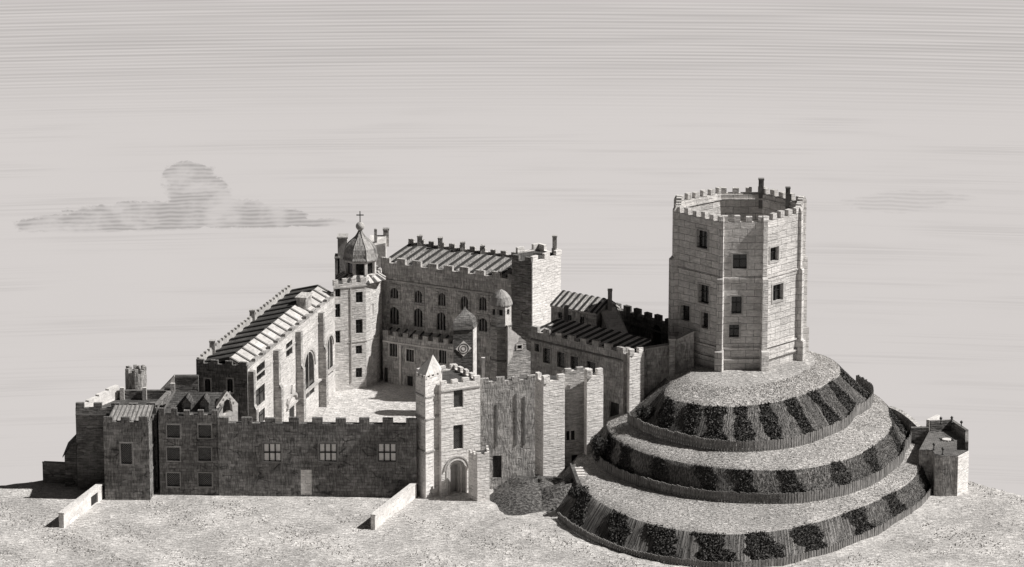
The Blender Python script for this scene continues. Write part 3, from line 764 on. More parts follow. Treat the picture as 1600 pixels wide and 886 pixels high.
for r in ops[4:6]:
    o = window(t, f0, r, 'mullion', None, rec=.13, nu=2, bars='trim_grey')
    # hood mould
    mb = MB(); a, b, c, d = r; w = (b-a)/2; cu = (a+b)/2; hh = min(w, (d-c)*.6); zs = d-hh; k = 12
    for i in range(k):
        p, q = math.pi*i/k, math.pi*(i+1)/k
        for s0, s1 in ((1.12, 1.3),):
            P = [(cu+w*s1*math.cos(p), zs+hh*s1*math.sin(p)), (cu+w*s1*math.cos(q), zs+hh*s1*math.sin(q)), (cu+w*s0*math.cos(q), zs+hh*s0*math.sin(q)), (cu+w*s0*math.cos(p), zs+hh*s0*math.sin(p))]
            mb.hexa([f0.pt(*x, .02) for x in P]+[f0.pt(*x, .16) for x in P])
    mb.build('hood_mould', 'trim_grey', t)
door(t, f0, dr, rec=.1)
def pier(root, f, px0, px1, py, z1, pr, mat):
    a, b = f.uz(px0, py)[0], f.uz(px1, py)[0]; a, b = min(a, b), max(a, b)
    mb = MB(); bx(mb, f, a, b, -.3, z1*.62, 0, pr)
    q = [f.pt(a, z1*.62, pr), f.pt(b, z1*.62, pr), f.pt(b, z1*.62+.5, pr*.7), f.pt(a, z1*.62+.5, pr*.7)]; mb.face(q)
    bx(mb, f, a, b, z1*.62, z1, 0, pr*.7)
    mb.build('buttress', mat, root)
for x0, x1, yy in ((389.5, 392, 600), (428.5, 438.6, 560), (463, 473, 520), (498.5, 508.8, 500)):
    u = f0.uz(x0, yy)[0]; mb = MB()
    bx(mb, f0, u-.5, u+.5, -.3, ZE*.6, 0, 1.15); bx(mb, f0, u-.45, u+.45, ZE*.6, ZE-.35, 0, .8); mb.face([f0.pt(u-.5, ZE*.6, 1.15), f0.pt(u+.5, ZE*.6, 1.15), f0.pt(u+.45, ZE*.6+.6, .8), f0.pt(u-.45, ZE*.6+.6, .8)])
    mb.build('buttress', 'grey_stone_level', t)
sc = Multi(); course(sc, f0, ZE-2.0, .2, .1); sc.build('string_course', 'trim_grey', t)
zs_ = MB(); u0 = f0.uz(462, 600)[0]; bx(zs_, f0, u0, f0.L-1, 4.1, 4.35, 0, .5); zs_.build('sill_course', 'trim_grey', t)
pb = Multi(); merlons(pb, f0, ZE, .55, 1.5, 1.9, .5); pb.build('parapet', 'grey_stone_level', t)
f2 = fs[2]; pb = Multi(); bx(pb, f2, 0, f2.L, ZE, ZE+.75, -.4, -.003); merlons(pb, f2, ZE+.75, .5, .8, .7, .4); pb.build('far_parapet', 'trim_grey', t)
mb = MB(); mid = W*.37; zr = ZE+1.3; L = f0.L
roofslab(mb, f0.pt(.3, ZE+.15, -.55), f0.pt(L-.1, ZE+.15, -.55), f0.pt(L-.1, zr, -mid), f0.pt(.3, zr, -mid), 15, rw=.45, rh=.16); mb.build('roof', ['lead_pale', 'trim_dark'], t)  # sunlit slope, its brightness put into the pale covering
mb = MB(); roofslab(mb, f0.pt(L-.1, ZE+.3, -W+.55), f0.pt(.3, ZE+.3, -W+.55), f0.pt(.3, zr, -mid-.01), f0.pt(L-.1, zr, -mid-.01), 13, rw=.7, rh=.2); mb.build('roof', ['slate_dark', 'roll_dark'], t)  # slope turned from the sun, its shade put into the dark covering
for px, y0, y1, u in ((329, 560, 534, None), (391.5, 508, 486, None)):
    uu = f2.L-(f0.uz(px+62, 520)[0]-0) if False else None
    # on the far parapet: solve where the pixel column meets it
    u_, z_ = Fac(f2.B, f2.A).uz(px, y0); p = Fac(f2.B, f2.A).pt(u_, 0, .3); chimney(t, p[0], p[1], ZE, ZAT(p[1], y1), .75, 'trim_grey')
# square lantern near the far end
u = f0.uz(495, 480)[0]; u = max(2., min(L-3.5, u)); mb = MB(); c = f0.pt(u, 0, -2.2); 
bx(mb, f0, u-1.6, u+1.4, ZE+.2, ZE+2.3, -2.6, -1.2); mb.build('lantern', 'grey_stone', t)
mb = MB(); bx(mb, f0, u-1.8, u+1.6, ZE+2.3, ZE+2.42, -2.8, -1.0); mb.build('lantern_roof', 'lead_pale', t)
# doorway surround with volutes
mb = MB(); a, b, c, d = dr; cu = (a+b)/2; w = (b-a)/2+.8; k = 10
for i in range(k):
    p, q = math.pi*i/k, math.pi*(i+1)/k; P = [(cu+w*1.2*math.cos(p), d+.3+w*.75*math.sin(p)), (cu+w*1.2*math.cos(q), d+.3+w*.75*math.sin(q)), (cu+w*math.cos(q), d+.3+w*.58*math.sin(q)), (cu+w*math.cos(p), d+.3+w*.58*math.sin(p))]
    mb.hexa([f0.pt(*x, .02) for x in P]+[f0.pt(*x, .3) for x in P])
bx(mb, f0, cu-w*1.3, cu+w*1.3, d+.05, d+.28, 0, .35)
for du, dz, s in ((0, w*.75+.5, .5), (-w*1.15, .9, .32), (w*1.15, .9, .32)):
    P = [(cu+du-s, d+dz), (cu+du, d+dz-s*.5), (cu+du+s, d+dz), (cu+du+s*.5, d+dz+s), (cu+du, d+dz+s*2), (cu+du-s*.5, d+dz+s)]
    mb.face([f0.pt(*x, .2) for x in P])
    for i in range(6): x, y = P[i], P[(i+1) % 6]; mb.face([f0.pt(*x, 0), f0.pt(*y, 0), f0.pt(*y, .2), f0.pt(*x, .2)])
mb.build('door_surround', 'trim_grey', t)
# curved steps at the door
st_ = thing('curved_steps', 'low half-round pale stone steps before the great hall door', 'steps', f0.pt(cu, 0, 1))
for i in range(4):
    mb = MB(); r = 2.6-i*.5; P = [f0.pt(cu+r*math.cos(x)*1.0, 0, .02+r*.8*math.sin(x))[:2] for x in [math.pi*j/14 for j in range(15)]]
    P = P[::-1] if False else P
    area = sum(P[i0][0]*P[(i0+1) % 15][1]-P[(i0+1) % 15][0]*P[i0][1] for i0 in range(15))
    if area < 0: P = P[::-1]
    mb.prism(P, 0, .22*(i+1), 0); mb.build('step', 'trim_pale', st_)

# ================================================================== DOMED STAIR TOWER
P0, P1, P2, P3 = G(523, 612), G(573, 606.5), G(589, 600), G(598, 592)
pl = [P0, P1, P2, P3, (P3[0]-1.2, P3[1]+3.5), (P0[0]+.6, P0[1]+9)]
z1 = ZAT(P1[1], 442)
t = thing('domed_tower', 'tall pale polygonal tower with a lead onion dome, ball and cross', 'tower', (-22.8, 58, 0))
fa = Fac(P0, P1); fb = Fac(P1, P2)
rs = [fa.rect(*r) for r in ((556, 456, 567, 473), (556, 499, 567, 521), (556, 540, 566, 553), (556, 575, 566, 590), (523.8, 448, 532, 464), (523.8, 475, 532, 496), (523.8, 517, 532, 536))]
rb = [fb.rect(578.5, 475, 583.5, 492), fb.rect(578, 557, 583, 573)]
fs = block(t, pl, -.3, z1, 'tower_ashlar', {0: rs, 1: rb}, (0, 1, 2, 3), cw=.75, cg=.6, ch=.85, th=.45)
for r in rs: window(t, fa, r, 'plain', None, rec=.3)
mb = MB()
for r in rb: a, b, c, d = r; bx(mb, fb, a, b, c, d, -.2, -.1)
mb.build('blind_window', 'trim_pale', t)
sc = Multi()
for f in (fs[0], fs[1], fs[2]): course(sc, f, z1-.45, .22, .16)
for f in (fs[1], fs[2]): course(sc, f, ZAT(P1[1], 533), .16, .1)
course(sc, fs[0], ZAT(P1[1], 533), .16, .1, u0=2.2)
sc.build('string_course', 'trim_grey', t)
mb = MB(); u = fa.uz(548, 500)[0]; bx(mb, fa, u-.07, u+.07, 1.2, z1-.6, .0, .16); mb.build('drainpipe', 'trim_grey', t)
C = (XAT(563.5, 59, 420), 58.6); za, zb_ = z1+.5, ZAT(58, 427)
mb = MB(); n = 8; ro = [(C[0]+4.1*math.cos(R(22.5+45*i)), C[1]+4.1*math.sin(R(22.5+45*i))) for i in range(8)]
for i in range(8):
    a, b = ro[i], ro[(i+1) % 8]; ia = tuple(Vector(C)+(Vector(a)-Vector(C))*.62); ib = tuple(Vector(C)+(Vector(b)-Vector(C))*.62)
    q = [Vector((*a, z1-.1)), Vector((*b, z1-.1)), Vector((*ib, zb_+.1)), Vector((*ia, zb_+.1))]
    for k in range(4):
        s0, s1 = k/4, (k+1)/4
        mb.face([q[0].lerp(q[1], s0), q[0].lerp(q[1], s1), q[3].lerp(q[2], s1), q[3].lerp(q[2], s0)], k % 2)
mb.build('roof', ['lead_pale', 'slate_dark'], t)
zc = ZAT(58.6, 404); mb = MB(); rl = 2.45
for i in range(8):
    a = R(22.5+45*i); p = Vector((C[0]+rl*math.cos(a), C[1]+rl*math.sin(a))); o = Vector((math.cos(a), math.sin(a))); s = Vector((-o.y, o.x))*.22
    mb.prism([tuple(p-s), tuple(p-o*.4-s), tuple(p-o*.4+s), tuple(p+s)][::-1], zb_-.3, zc)
mb.lathe(C, [(rl+.05, zb_-.3), (rl+.05, zb_+.1), (rl-.3, zb_+.1)], 8, rot=R(22.5)); mb.lathe(C, [(rl-.3, zc-.25), (rl+.1, zc-.25), (rl+.1, zc)], 8, rot=R(22.5))
mb.build('lantern', 'trim_pale', t)
mb = MB(); mb.lathe(C, [(rl-.35, zb_-.2), (rl-.35, zc)], 8, rot=R(22.5)); mb.build('lantern_louvre', 'pane_dark', t)
zd = ZAT(58.6, 359); h = zd-zc
mb = MB(); pf = [(0.0, 0), (rl+.3, 0), (rl+.32, .04), (rl+.15, .12), (rl+.1, .25), (rl-.1, .4), (rl-.55, .54), (rl-1.15, .66), (rl-1.65, .76), (rl-1.95, .86), (rl-2.15, .95), (.22, 1.03), (.0, 1.04)]
mb.lathe(C, [(max(r, 0), zc+h*q) for r, q in pf], 8, rot=R(22.5)); 
for i in range(8):
    a = R(22.5+45*i)
    for (r0, q0), (r1, q1) in zip(pf[2:-2], pf[3:-1]):
        p0 = Vector((C[0]+(r0)*math.cos(a), C[1]+(r0)*math.sin(a), zc+h*q0)); p1 = Vector((C[0]+r1*math.cos(a), C[1]+r1*math.sin(a), zc+h*q1)); s = Vector((-math.sin(a), math.cos(a), 0))*.07; o = Vector((math.cos(a), math.sin(a), .3))*.07
        mb.face([p0-s, p0+o, p1+o, p1-s]); mb.face([p0+o, p0+s, p1+s, p1+o])
mb.build('dome', 'lead_grey', t)
zb2 = ZAT(58.6, 353.5); mb = MB(); mb.lathe(C, [(.66*math.sin(math.pi*i/10), zb2-.66*math.cos(math.pi*i/10)) for i in range(11)], 16); mb.build('ball_finial', 'trim_grey', t, smooth=True)
mb = MB(); zt = ZAT(58.6, 330); mb.prism([(C[0]-.07, C[1]-.07), (C[0]+.07, C[1]-.07), (C[0]+.07, C[1]+.07), (C[0]-.07, C[1]+.07)], zb2+.6, zt); zm = ZAT(58.6, 336)
mb.prism([(C[0]-.55, C[1]-.06), (C[0]+.55, C[1]-.06), (C[0]+.55, C[1]+.06), (C[0]-.55, C[1]+.06)], zm-.07, zm+.07, bottom=True)
mb.build('cross', 'iron', t)
for px, y1, w, mat in ((536, 370, 1.45, 'trim_grey'), (527.5, 401, .7, 'trim_grey')): chimney(t, XAT(px, 64, 400), 63.5, 10, ZAT(63.5, y1), w, mat, 2.2)

# ================================================================== BACK RANGE
dirv = Vector((1, -.55)).normalized(); F0 = Vector((XAT(596, 61, 500), 61.)); F1 = F0+dirv*((XAT(832, 48.5, 500)-F0.x)/dirv.x)
f0 = Fac(F0, F1); z1 = ZAT(61, 411)
t = thing('palace_range', 'long dark three-storey range with striped lead roof across the back of the court', 'building', (-8, 58, 0))
up = [(610, 450, 622, 466), (648, 454, 659, 473), (685, 458, 696, 478), (720, 463, 731, 485), (749, 464, 760, 485)]
lo = [(609, 480, 623, 507), (647, 482, 660, 511), (683, 488, 696, 516), (748, 497, 761, 518)]
rs = [f0.rect(*r) for r in up+lo]
pl = back(tuple(F0), tuple(F1), 8.6)
fs = block(t, pl, -.3, z1, 'range_stone', {0: rs}, (), arch={0: range(len(rs))})
for r in rs: window(t, f0, r, 'mullion', None, rec=.35, nu=3, bars='bars_grey')
for r in rs:
    mb = MB(); a, b, c, d = r
    bx(mb, f0, a-.45, a-.05, c-.3, d+.3, 0, .08); bx(mb, f0, b+.05, b+.45, c-.3, d+.3, 0, .08); bx(mb, f0, a-.45, b+.45, d+.3, d+.6, 0, .1)
    mb.build('window_surround', 'grey_stone_level', t)
pb = Multi(); merlons(pb, f0, z1, .95, 1.5, 1.2, .55); pb.build('parapet', 'range_stone', t)
pb = Multi(); bx(pb, fs[2], 0, fs[2].L, z1, z1+1.4, -.5, -.003); merlons(pb, fs[2], z1+1.4, .7, .95, .8, .5); pb.build('back_parapet', 'range_stone', t)
sc = Multi(); course(sc, f0, z1-2.6, .25, .16); sc.build('string_course', 'trim_grey', t)
mb = MB(); L = f0.L; roofslab(mb, f0.pt(0.2, z1+.2, -.7), f0.pt(L-.1, z1+.2, -.7), f0.pt(L-.1, z1+1.25, -7.9), f0.pt(.2, z1+1.25, -7.9), 17, rw=.5, rh=.14); mb.build('roof', ['lead_grey', 'roll_dark'], t)
fr = Fac(fs[2].B, fs[2].A)
for px, y0, y1, w in ((606, 385, 359, .85), (658.5, 386, 370, .75), (690.5, 391, 373, .7), (725.5, 393, 380, .7), (756.5, 397, 385, .65)):
    u, z = fr.uz(px, y0); p = fr.pt(u, 0, .5); chimney(t, p[0], p[1], z1+.5, ZAT(p[1], y1), w, 'grey_stone')
# pale roof turret behind the dome
x0, x1 = XAT(577, 68, 380), XAT(603, 68, 380); z0, zt = z1-2, ZAT(68, 374); mb = MB()
mb.hexa([(x0, 66.5, z0), (x1, 66.5, z0), (x1, 70, z0), (x0, 70, z0), (x0, 66.5, zt-.8), (x1, 66.5, zt-.2), (x1, 70, zt+.2), (x0, 70, zt+.2)]); mb.build('roof_turret', 'pale_render', t)
x = XAT(587, 68, 370); mb = MB(); mb.prism([(x-.22, 67.5), (x+.22, 67.5), (x+.22, 68), (x-.22, 68)], zt-1, ZAT(68, 357)); mb.build('vent_post', 'grey_stone', t)
# lower storey in front
A = Vector(G(598.5, 597)); B = A+dirv*((XAT(716, 52, 560)-A.x)/dirv.x); f1 = Fac(A, B); z2 = ZAT(A.y, 524)
t = thing('court_gallery', 'low dark battlemented gallery with mullioned windows and doors facing the courtyard', 'building', (*(A+B)/2, 0))
ws = [(609, 537, 621, 557), (635, 546, 647, 565), (686, 546, 698, 568)]; ds = [(596.5, 574, 606, 597), (636, 588, 645, 604)]
rs = [f1.rect(*r) for r in ws+ds]; rs[3] = (max(.15, rs[3][0]), *rs[3][1:])
fs = block(t, [tuple(A), tuple(B), tuple(f1.B-f1.n*2.6), tuple(f1.A-f1.n*2.6)], -.3, z2, 'range_stone', {0: rs}, (0,), cw=1.0, cg=.8, ch=.8, th=.5)
for r in rs[:3]: window(t, f1, r, 'mullion', 'trim_pale', rec=.3, nu=3, fw=.16, bars='bars_grey')
for r in rs[3:]: door(t, f1, r)
sc = Multi(); course(sc, f1, z2-.95, .22, .14); sc.build('string_course', 'trim_pale', t)
mb = MB(); u = f1.uz(626, 570)[0]; bx(mb, f1, u-.2, u+.2, .02, z2-.96, .0, .22); mb.build('pilaster', 'trim_pale', t)
mb = MB(); roofslab(mb, f1.pt(.1, z2+.1, -.6), f1.pt(f1.L-.1, z2+.1, -.6), f1.pt(f1.L-.1, z2+.8, -2.5), f1.pt(.1, z2+.8, -2.5), 9, rw=.3, rh=.1); mb.build('roof', ['lead_grey', 'roll_dark'], t)

# big corner tower behind
cn = (XAT(832, 46.5, 480), 46.0); A = (XAT(801, 48, 450), 47.6); B = (XAT(876.5, 50, 450), 51.0); z1 = ZAT(46.2, 411)
t = thing('corner_tower', 'tall square corner tower, pale on its right face, with a thin chimney', 'tower', (cn[0], 50, 0))
pl = [A, cn, B, (B[0]-3.2, B[1]+4), (A[0]+.5, A[1]+5)]
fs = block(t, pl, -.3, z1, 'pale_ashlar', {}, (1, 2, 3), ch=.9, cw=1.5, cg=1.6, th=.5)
mb = MB(); fl = Fac(A, cn); bx(mb, fl, 0, fl.L, -.3, z1+.05, .004, .25); merlons(mb, Fac(fl.pt(0, 0, .25)[:2], fl.pt(fl.L, 0, .25)[:2]), z1+.05, .9, 1.1, .9, .5); mb.build('shaded_face', 'rubble_level', t)  # shade of the left side painted as a dark skin
chimney(t, XAT(866.5, 52, 400), 51.6, z1-1, ZAT(51.6, 370), .65, 'trim_grey')
# stair turret with ogee cap
c = (XAT(783, 40, 520), 40.); r = 1.6
t = thing('stair_turret', 'slender octagonal stair turret with a dark ogee cap before the corner tower', 'turret', (*c, 0))
pl = [(c[0]+r*math.cos(R(-112.5+45*i)), c[1]+r*math.sin(R(-112.5+45*i))) for i in range(8)]; z1 = ZAT(38.6, 479)
f_ = [Fac(pl[i], pl[(i+1) % 8]) for i in range(8)]
mb = MB(); ops = {0: [(.35, .85, ZAT(38.6, 493), ZAT(38.6, 484))], 1: [(.35, .85, ZAT(38.6, 493), ZAT(38.6, 484))], 7: [(.35, .85, ZAT(38.6, 493), ZAT(38.6, 484))]}
for i, f in enumerate(f_): wall_face(mb, f, -.3, z1, ops.get(i, ()), .25, 1 if i in (1, 2) else 0)  # right-hand faces coloured pale to stand for sun on them
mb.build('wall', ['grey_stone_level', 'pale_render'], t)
for i, L_ in ops.items():
    p = MB(); f = f_[i]; a, b, cc, d = L_[0]; p.face([f.pt(a, cc, -.22), f.pt(b, cc, -.22), f.pt(b, d, -.22), f.pt(a, d, -.22)]); p.build('window', 'pane_dark', t)
hz = ZAT(38.6, 456)-z1; mb = MB(); mb.lathe(c, [(r*q, z1+hz*k) for q, k in ((.0, 0), (1.05, 0), (1.05, .08), (.97, .3), (.82, .55), (.58, .76), (.3, .92), (.1, 1.0), (0, 1.03))], 16); mb.build('cap', 'lead_grey', t)
sc = Multi()
for yy in (512, 565): sc.new().lathe(c, [(r, ZAT(38.6, yy)), (r+.12, ZAT(38.6, yy)), (r+.12, ZAT(38.6, yy)+.25), (r, ZAT(38.6, yy)+.25)], 8, rot=R(22.5))
sc.build('string_course', 'trim_dark', t)
# broken wall right of the turret
f0 = Fac((XAT(793, 38.6, 550), 38.2), (XAT(829, 39.6, 550), 39.8)); t = thing('broken_wall', 'grey stepped wall with a broken pale patch and small framed window beside stair turret', 'wall', loc_of(f0.A))
w = f0.L; z0 = -.3; zz = [ZAT(39., y) for y in (514, 520, 526, 534, 552)]
out = [(0, z0), (w, z0), (w, zz[4]), (w*.82, zz[4]+.4), (w*.8, zz[3]), (w*.62, zz[3]+.4), (w*.58, zz[2]), (w*.42, zz[2]+.4), (w*.38, zz[1]), (w*.2, zz[0]), (0, zz[0]+.7)]
r = f0.rect(808, 530+4, 815, 545)
r = (r[0], r[1], r[2], min(r[3], zz[3]-.5))
holed('wall', f0, out, [(r[0], r[2]), (r[1], r[2]), (r[1], r[3]), (r[0], r[3])], .9, 'grey_stone_level', t)
window(t, f0, r, 'plain', 'trim_pale', rec=.3, fw=.16)
mb = MB(); P = [(0.02, zz[4]-1.5), (w*.2, zz[4]-.4), (w*.3, zz[3]-.3), (w*.45, zz[3]), (w*.5, zz[2]+.05), (w*.41, zz[2]+.3), (w*.37, zz[1]-.05), (w*.19, zz[0]-.1), (0.02, zz[0]+.55)]
mb.face([f0.pt(*p, .08) for p in P]); 
for i in range(len(P)): a, b = P[i], P[(i+1) % len(P)]; mb.face([f0.pt(*a, 0), f0.pt(*b, 0), f0.pt(*b, .08), f0.pt(*a, .08)])
mb.build('plaster_patch', 'pale_render', t)
x = XAT(755, 11, 580); t = thing('chimney_stack', 'thin pale free-standing chimney shaft behind the gatehouse battlements', 'chimney', (x, 11, 0))
chimney(t, x, 11, 0, ZAT(11, 561), .42, 'trim_pale').name = 'shaft'

# ================================================================== GATEHOUSE AND CLOCK
A = (XAT(689.5, 0, 700), .1); B = (XAT(750.5, 0, 700), 2.9); f0 = Fac(A, B); z1 = ZAT(1.2, 601)
t = thing('gatehouse', 'pale stone gatehouse with a deep round-headed portal and battlements', 'gatehouse', ((A[0]+B[0])/2, 1, 0))
rs = [f0.rect(709, 608, 724, 637), f0.rect(708.5, 664, 724, 702)]; ga = f0.rect(697, 716, 729, 775); ga = (ga[0], ga[1], -.05, ga[3])
pl = back(A, B, 7.5)
mb = MB(); fl_ = [Fac(pl[i], pl[(i+1) % 4]) for i in range(4)]
wall_face(mb, fl_[0], -.3, z1, rs+[ga], .5); arch_fill(mb, fl_[0], ga, depth=.5)
for i in (1, 2, 3): wall_face(mb, fl_[i], -.3, z1)
mb.build('wall', 'pale_ashlar', t); mb = MB(); mb.face([(p[0], p[1], z1) for p in pl]); mb.build('leads', 'slate_dark', t)
pb = Multi(); merlons(pb, f0, z1, .75, 1.0, .75, .5); merlons(pb, fl_[1], z1, .75, 1.0, .75, .5); merlons(pb, fl_[2], z1, .75, 1.0, .75, .5); pb.build('parapet', 'pale_ashlar', t)
sc = Multi(); course(sc, f0, z1-.75, .2, .14); sc.build('string_course', 'trim_grey', t)
for r in rs: window(t, f0, r, 'lattice', None, rec=.35, bars='bars_grey')
# recessed orders of the portal
a, b, c, d = ga; cu = (a+b)/2; W0 = (b-a)/2
for k in range(4):
    mb = MB(); w1 = W0*(1-.155*k)-.02; w0 = W0*(1-.155*(k+1)); dz = d-.155*k*W0-.02; hs = d-W0; o1 = .12-.22*k; o0 = -.9-.1*k; nseg = 14
    for sg in (-1, 1):
        u0_, u1_ = sorted((cu+sg*w0, cu+sg*w1)); bx(mb, f0, u0_, u1_, -.1, hs, o0, o1)
    for i in range(nseg):
        p, q = math.pi*i/nseg, math.pi*(i+1)/nseg
        P = [(cu+w1*math.cos(p), hs+w1*math.sin(p)), (cu+w1*math.cos(q), hs+w1*math.sin(q)), (cu+w0*math.cos(q), hs+w0*math.sin(q)), (cu+w0*math.cos(p), hs+w0*math.sin(p))]
        mb.hexa([f0.pt(*x, o0) for x in P]+[f0.pt(*x, o1) for x in P])
    mb.build('arch_order', 'trim_pale' if k % 2 == 0 else 'trim_grey', t)
mb = MB(); P = [(cu+W0*1.12*math.cos(math.pi*i/14), d-W0+W0*1.12*math.sin(math.pi*i/14)) for i in range(15)]
for i in range(14):
    p, q = P[i], P[i+1]; s = lambda x: (cu+(x[0]-cu)*1.1, d-W0+(x[1]-(d-W0))*1.1); Q = [s(p), s(q), q, p]; mb.hexa([f0.pt(*x, 0.01) for x in Q]+[f0.pt(*x, .2) for x in Q])
mb.build('hood_mould', 'trim_grey', t)
w0 = W0*.38; mb = MB(); bx(mb, f0, cu-w0*1.3, cu+w0*1.3, -.1, d-W0+w0*1.3, -1.35, -1.28); mb.build('gate_leaf', 'trim_grey', t)
# octagonal turret left of the front
T = [G(650.5, 771), G(665.5, 779), G(690, 771)]; T = [T[0], T[1], T[2], (T[2][0]+.1, T[2][1]+2.0), (T[0][0]+.6, T[0][1]+2.2)]
t = thing('gate_turret', 'slim pale turret with stepped courses and spire at left of the gatehouse', 'turret', (-11.5, 1, 0))
z1 = ZAT(-.5, 592); fs = block(t, T, -.3, z1, 'pale_ashlar', {}, (0, 1), ch=.5, cw=.6, cg=.4, th=.3)
sc = Multi()
for yy in (621, 656, 707):
    for f in (fs[0], fs[1]): course(sc, f, ZAT(-.6, yy), .22, .14)
sc.build('string_course', 'trim_grey', t)
c = Vector((sum(p[0] for p in T)/5, sum(p[1] for p in T)/5)); mb = MB(); ap = (XAT(676, .5, 560), c.y, ZAT(c.y, 554))
for i in range(5): a, b = T[i], T[(i+1) % 5]; mb.face([(*(Vector(a)*.97+c*.03), z1+.45), (*(Vector(b)*.97+c*.03), z1+.45), ap])
mb.build('spire', 'trim_pale', t)
# side pier with dark left face by the portal
T = [G(732, 777), G(746, 783), G(765, 781), G(763, 770)]; z1 = ZAT(-2, 713); t = thing('portal_pier', 'short battlemented pale pier standing right of the gate portal', 'pier', (*T[1], 0))
fs = block(t, T, -.3, z1, 'pale_ashlar', {}, (0, 1, 2), ch=.45, cw=.5, cg=.35, th=.3)
# clock turret
A = (XAT(708.5, 12, 560), 12.3); B = (XAT(738, 12, 560), 12.9); f0 = Fac(A, B); z1 = ZAT(12.5, 512)
t = thing('clock_turret', 'dark square clock turret with an ogee roof and white diamond dial above the gate', 'clock tower', ((A[0]+B[0])/2, 14, 0))
pl = [A, B, (XAT(743.5, 13.8, 560), 14.6), (A[0]+.7, 15.6)]
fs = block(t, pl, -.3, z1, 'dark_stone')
mb = MB(); bx(mb, fs[1], .0, fs[1].L, -.3, z1-.02, .004, .12); mb.build('lit_side', 'pale_render', t)  # pale skin paints sunlight on the right side of the turret
sc = Multi(); course(sc, f0, z1-.3, .3, .18); course(sc, fs[1], z1-.3, .3, .2); sc.build('cornice', 'trim_dark', t)
c = Vector((sum(p[0] for p in pl)/4, sum(p[1] for p in pl)/4)); ht = ZAT(13.5, 481)-z1; mb = MB(); pr = [(1.06, 0), (1.08, .05), (1.05, .25), (.92, .45), (.68, .6), (.4, .72), (.2, .84), (.08, .95), (0, 1.06)]
for (s0, q0), (s1, q1) in zip(pr, pr[1:]):
    for i in range(4):
        a, b = Vector(pl[i]), Vector(pl[(i+1) % 4]); q = [(*(c+(a-c)*s0), z1+ht*q0), (*(c+(b-c)*s0), z1+ht*q0), (*(c+(b-c)*s1), z1+ht*q1), (*(c+(a-c)*s1), z1+ht*q1)]
        mb.face(q if s1 else q[:3])
mb.build('ogee_roof', 'slate_grey', t)
u, z = f0.uz(724, 544.5); mb = MB(); s = 1.12
P = [(u-s, z), (u, z-s), (u+s, z), (u, z+s)]; mb.hexa([f0.pt(*p, .01) for p in P]+[f0.pt(*p, .1) for p in P]); dial = mb.build('clock_dial', 'pane_pale', t)
mb = MB()
for r0, r1 in ((.62, .74), (.3, .4)):
    for i in range(24):
        p, q = 2*math.pi*i/24, 2*math.pi*(i+1)/24; Q = [(u+r1*math.cos(p), z+r1*math.sin(p)), (u+r1*math.cos(q), z+r1*math.sin(q)), (u+r0*math.cos(q), z+r0*math.sin(q)), (u+r0*math.cos(p), z+r0*math.sin(p))]
        mb.hexa([f0.pt(*x, .1) for x in Q]+[f0.pt(*x, .13) for x in Q])
mb.build('dial_ring', 'iron', t).parent = dial

# ================================================================== CURTAIN AND WALL TOWERS CLIMBING TO THE KEEP
def walltower(name, label, cat, T, z1, mat, ops={}, cren=(0, 1), z0=-.5, **k):
    t = thing(name, label, cat, (*T[1], 0)); f = block(t, T, z0, z1, mat, ops, cren, **k); return t, f
A = (XAT(751.2, 3.1, 680), 3.1); B = (XAT(836, 4.7, 680), 4.7); f0 = Fac(A, B); z1 = ZAT(3.9, 597)
dr = f0.rect(770, 712, 784, 747)
t = thing('linking_wall', 'tall grey streaked curtain wall with one dark door right of the gatehouse', 'wall', ((A[0]+B[0])/2, 7, 0))
fs = block(t, back(A, B, 1.6), -.5, z1, 'grey_stone', {0: [dr]}, (0,), ch=.7, cw=1.35, cg=1.1); door(t, f0, dr)
mb = MB()
for px in (776, 806, 819): u = f0.uz(px, 650)[0]; bx(mb, f0, u-.12, u+.12, z1-9, z1-1.5-random.random()*2, 0, .1)
mb.build('rib', 'trim_dark', t)
# tower A
T = [(XAT(836, 7.6, 680), 7.8), (XAT(849, 5.3, 680), 5.3), (XAT(882.5, 6.6, 680), 6.7), (XAT(882, 10, 680), 10.2)]; z1 = ZAT(5.9, 597)
walltower('wall_tower', 'tall pale square wall tower nearest the gatehouse, with two corner merlons', 'tower', T, z1, 'pale_ashlar', cren=(0, 1), ch=.95, cw=1.1, cg=1.3)
# recessed wall with two-light window and door
A = (XAT(882.7, 8.7, 680), 8.7); B = (XAT(913.5, 9.6, 680), 9.6); f0 = Fac(A, B); z1 = ZAT(5.8, 591)
rs = [f0.rect(884.5, 673, 898, 688), f0.rect(893, 711, 903, 733)]
t = thing('recessed_wall', 'narrow grey wall between two pale towers with a small white two-light window', 'wall', loc_of(A))
fs = block(t, back(A, B, 1.5), -.5, z1, 'recess_stone', {0: rs}, (0,), ch=.5, cw=.8, cg=.6); window(t, f0, rs[0], 'mullion', 'trim_pale', rec=.25, fw=.18, bars='trim_pale'); door(t, f0, rs[1])
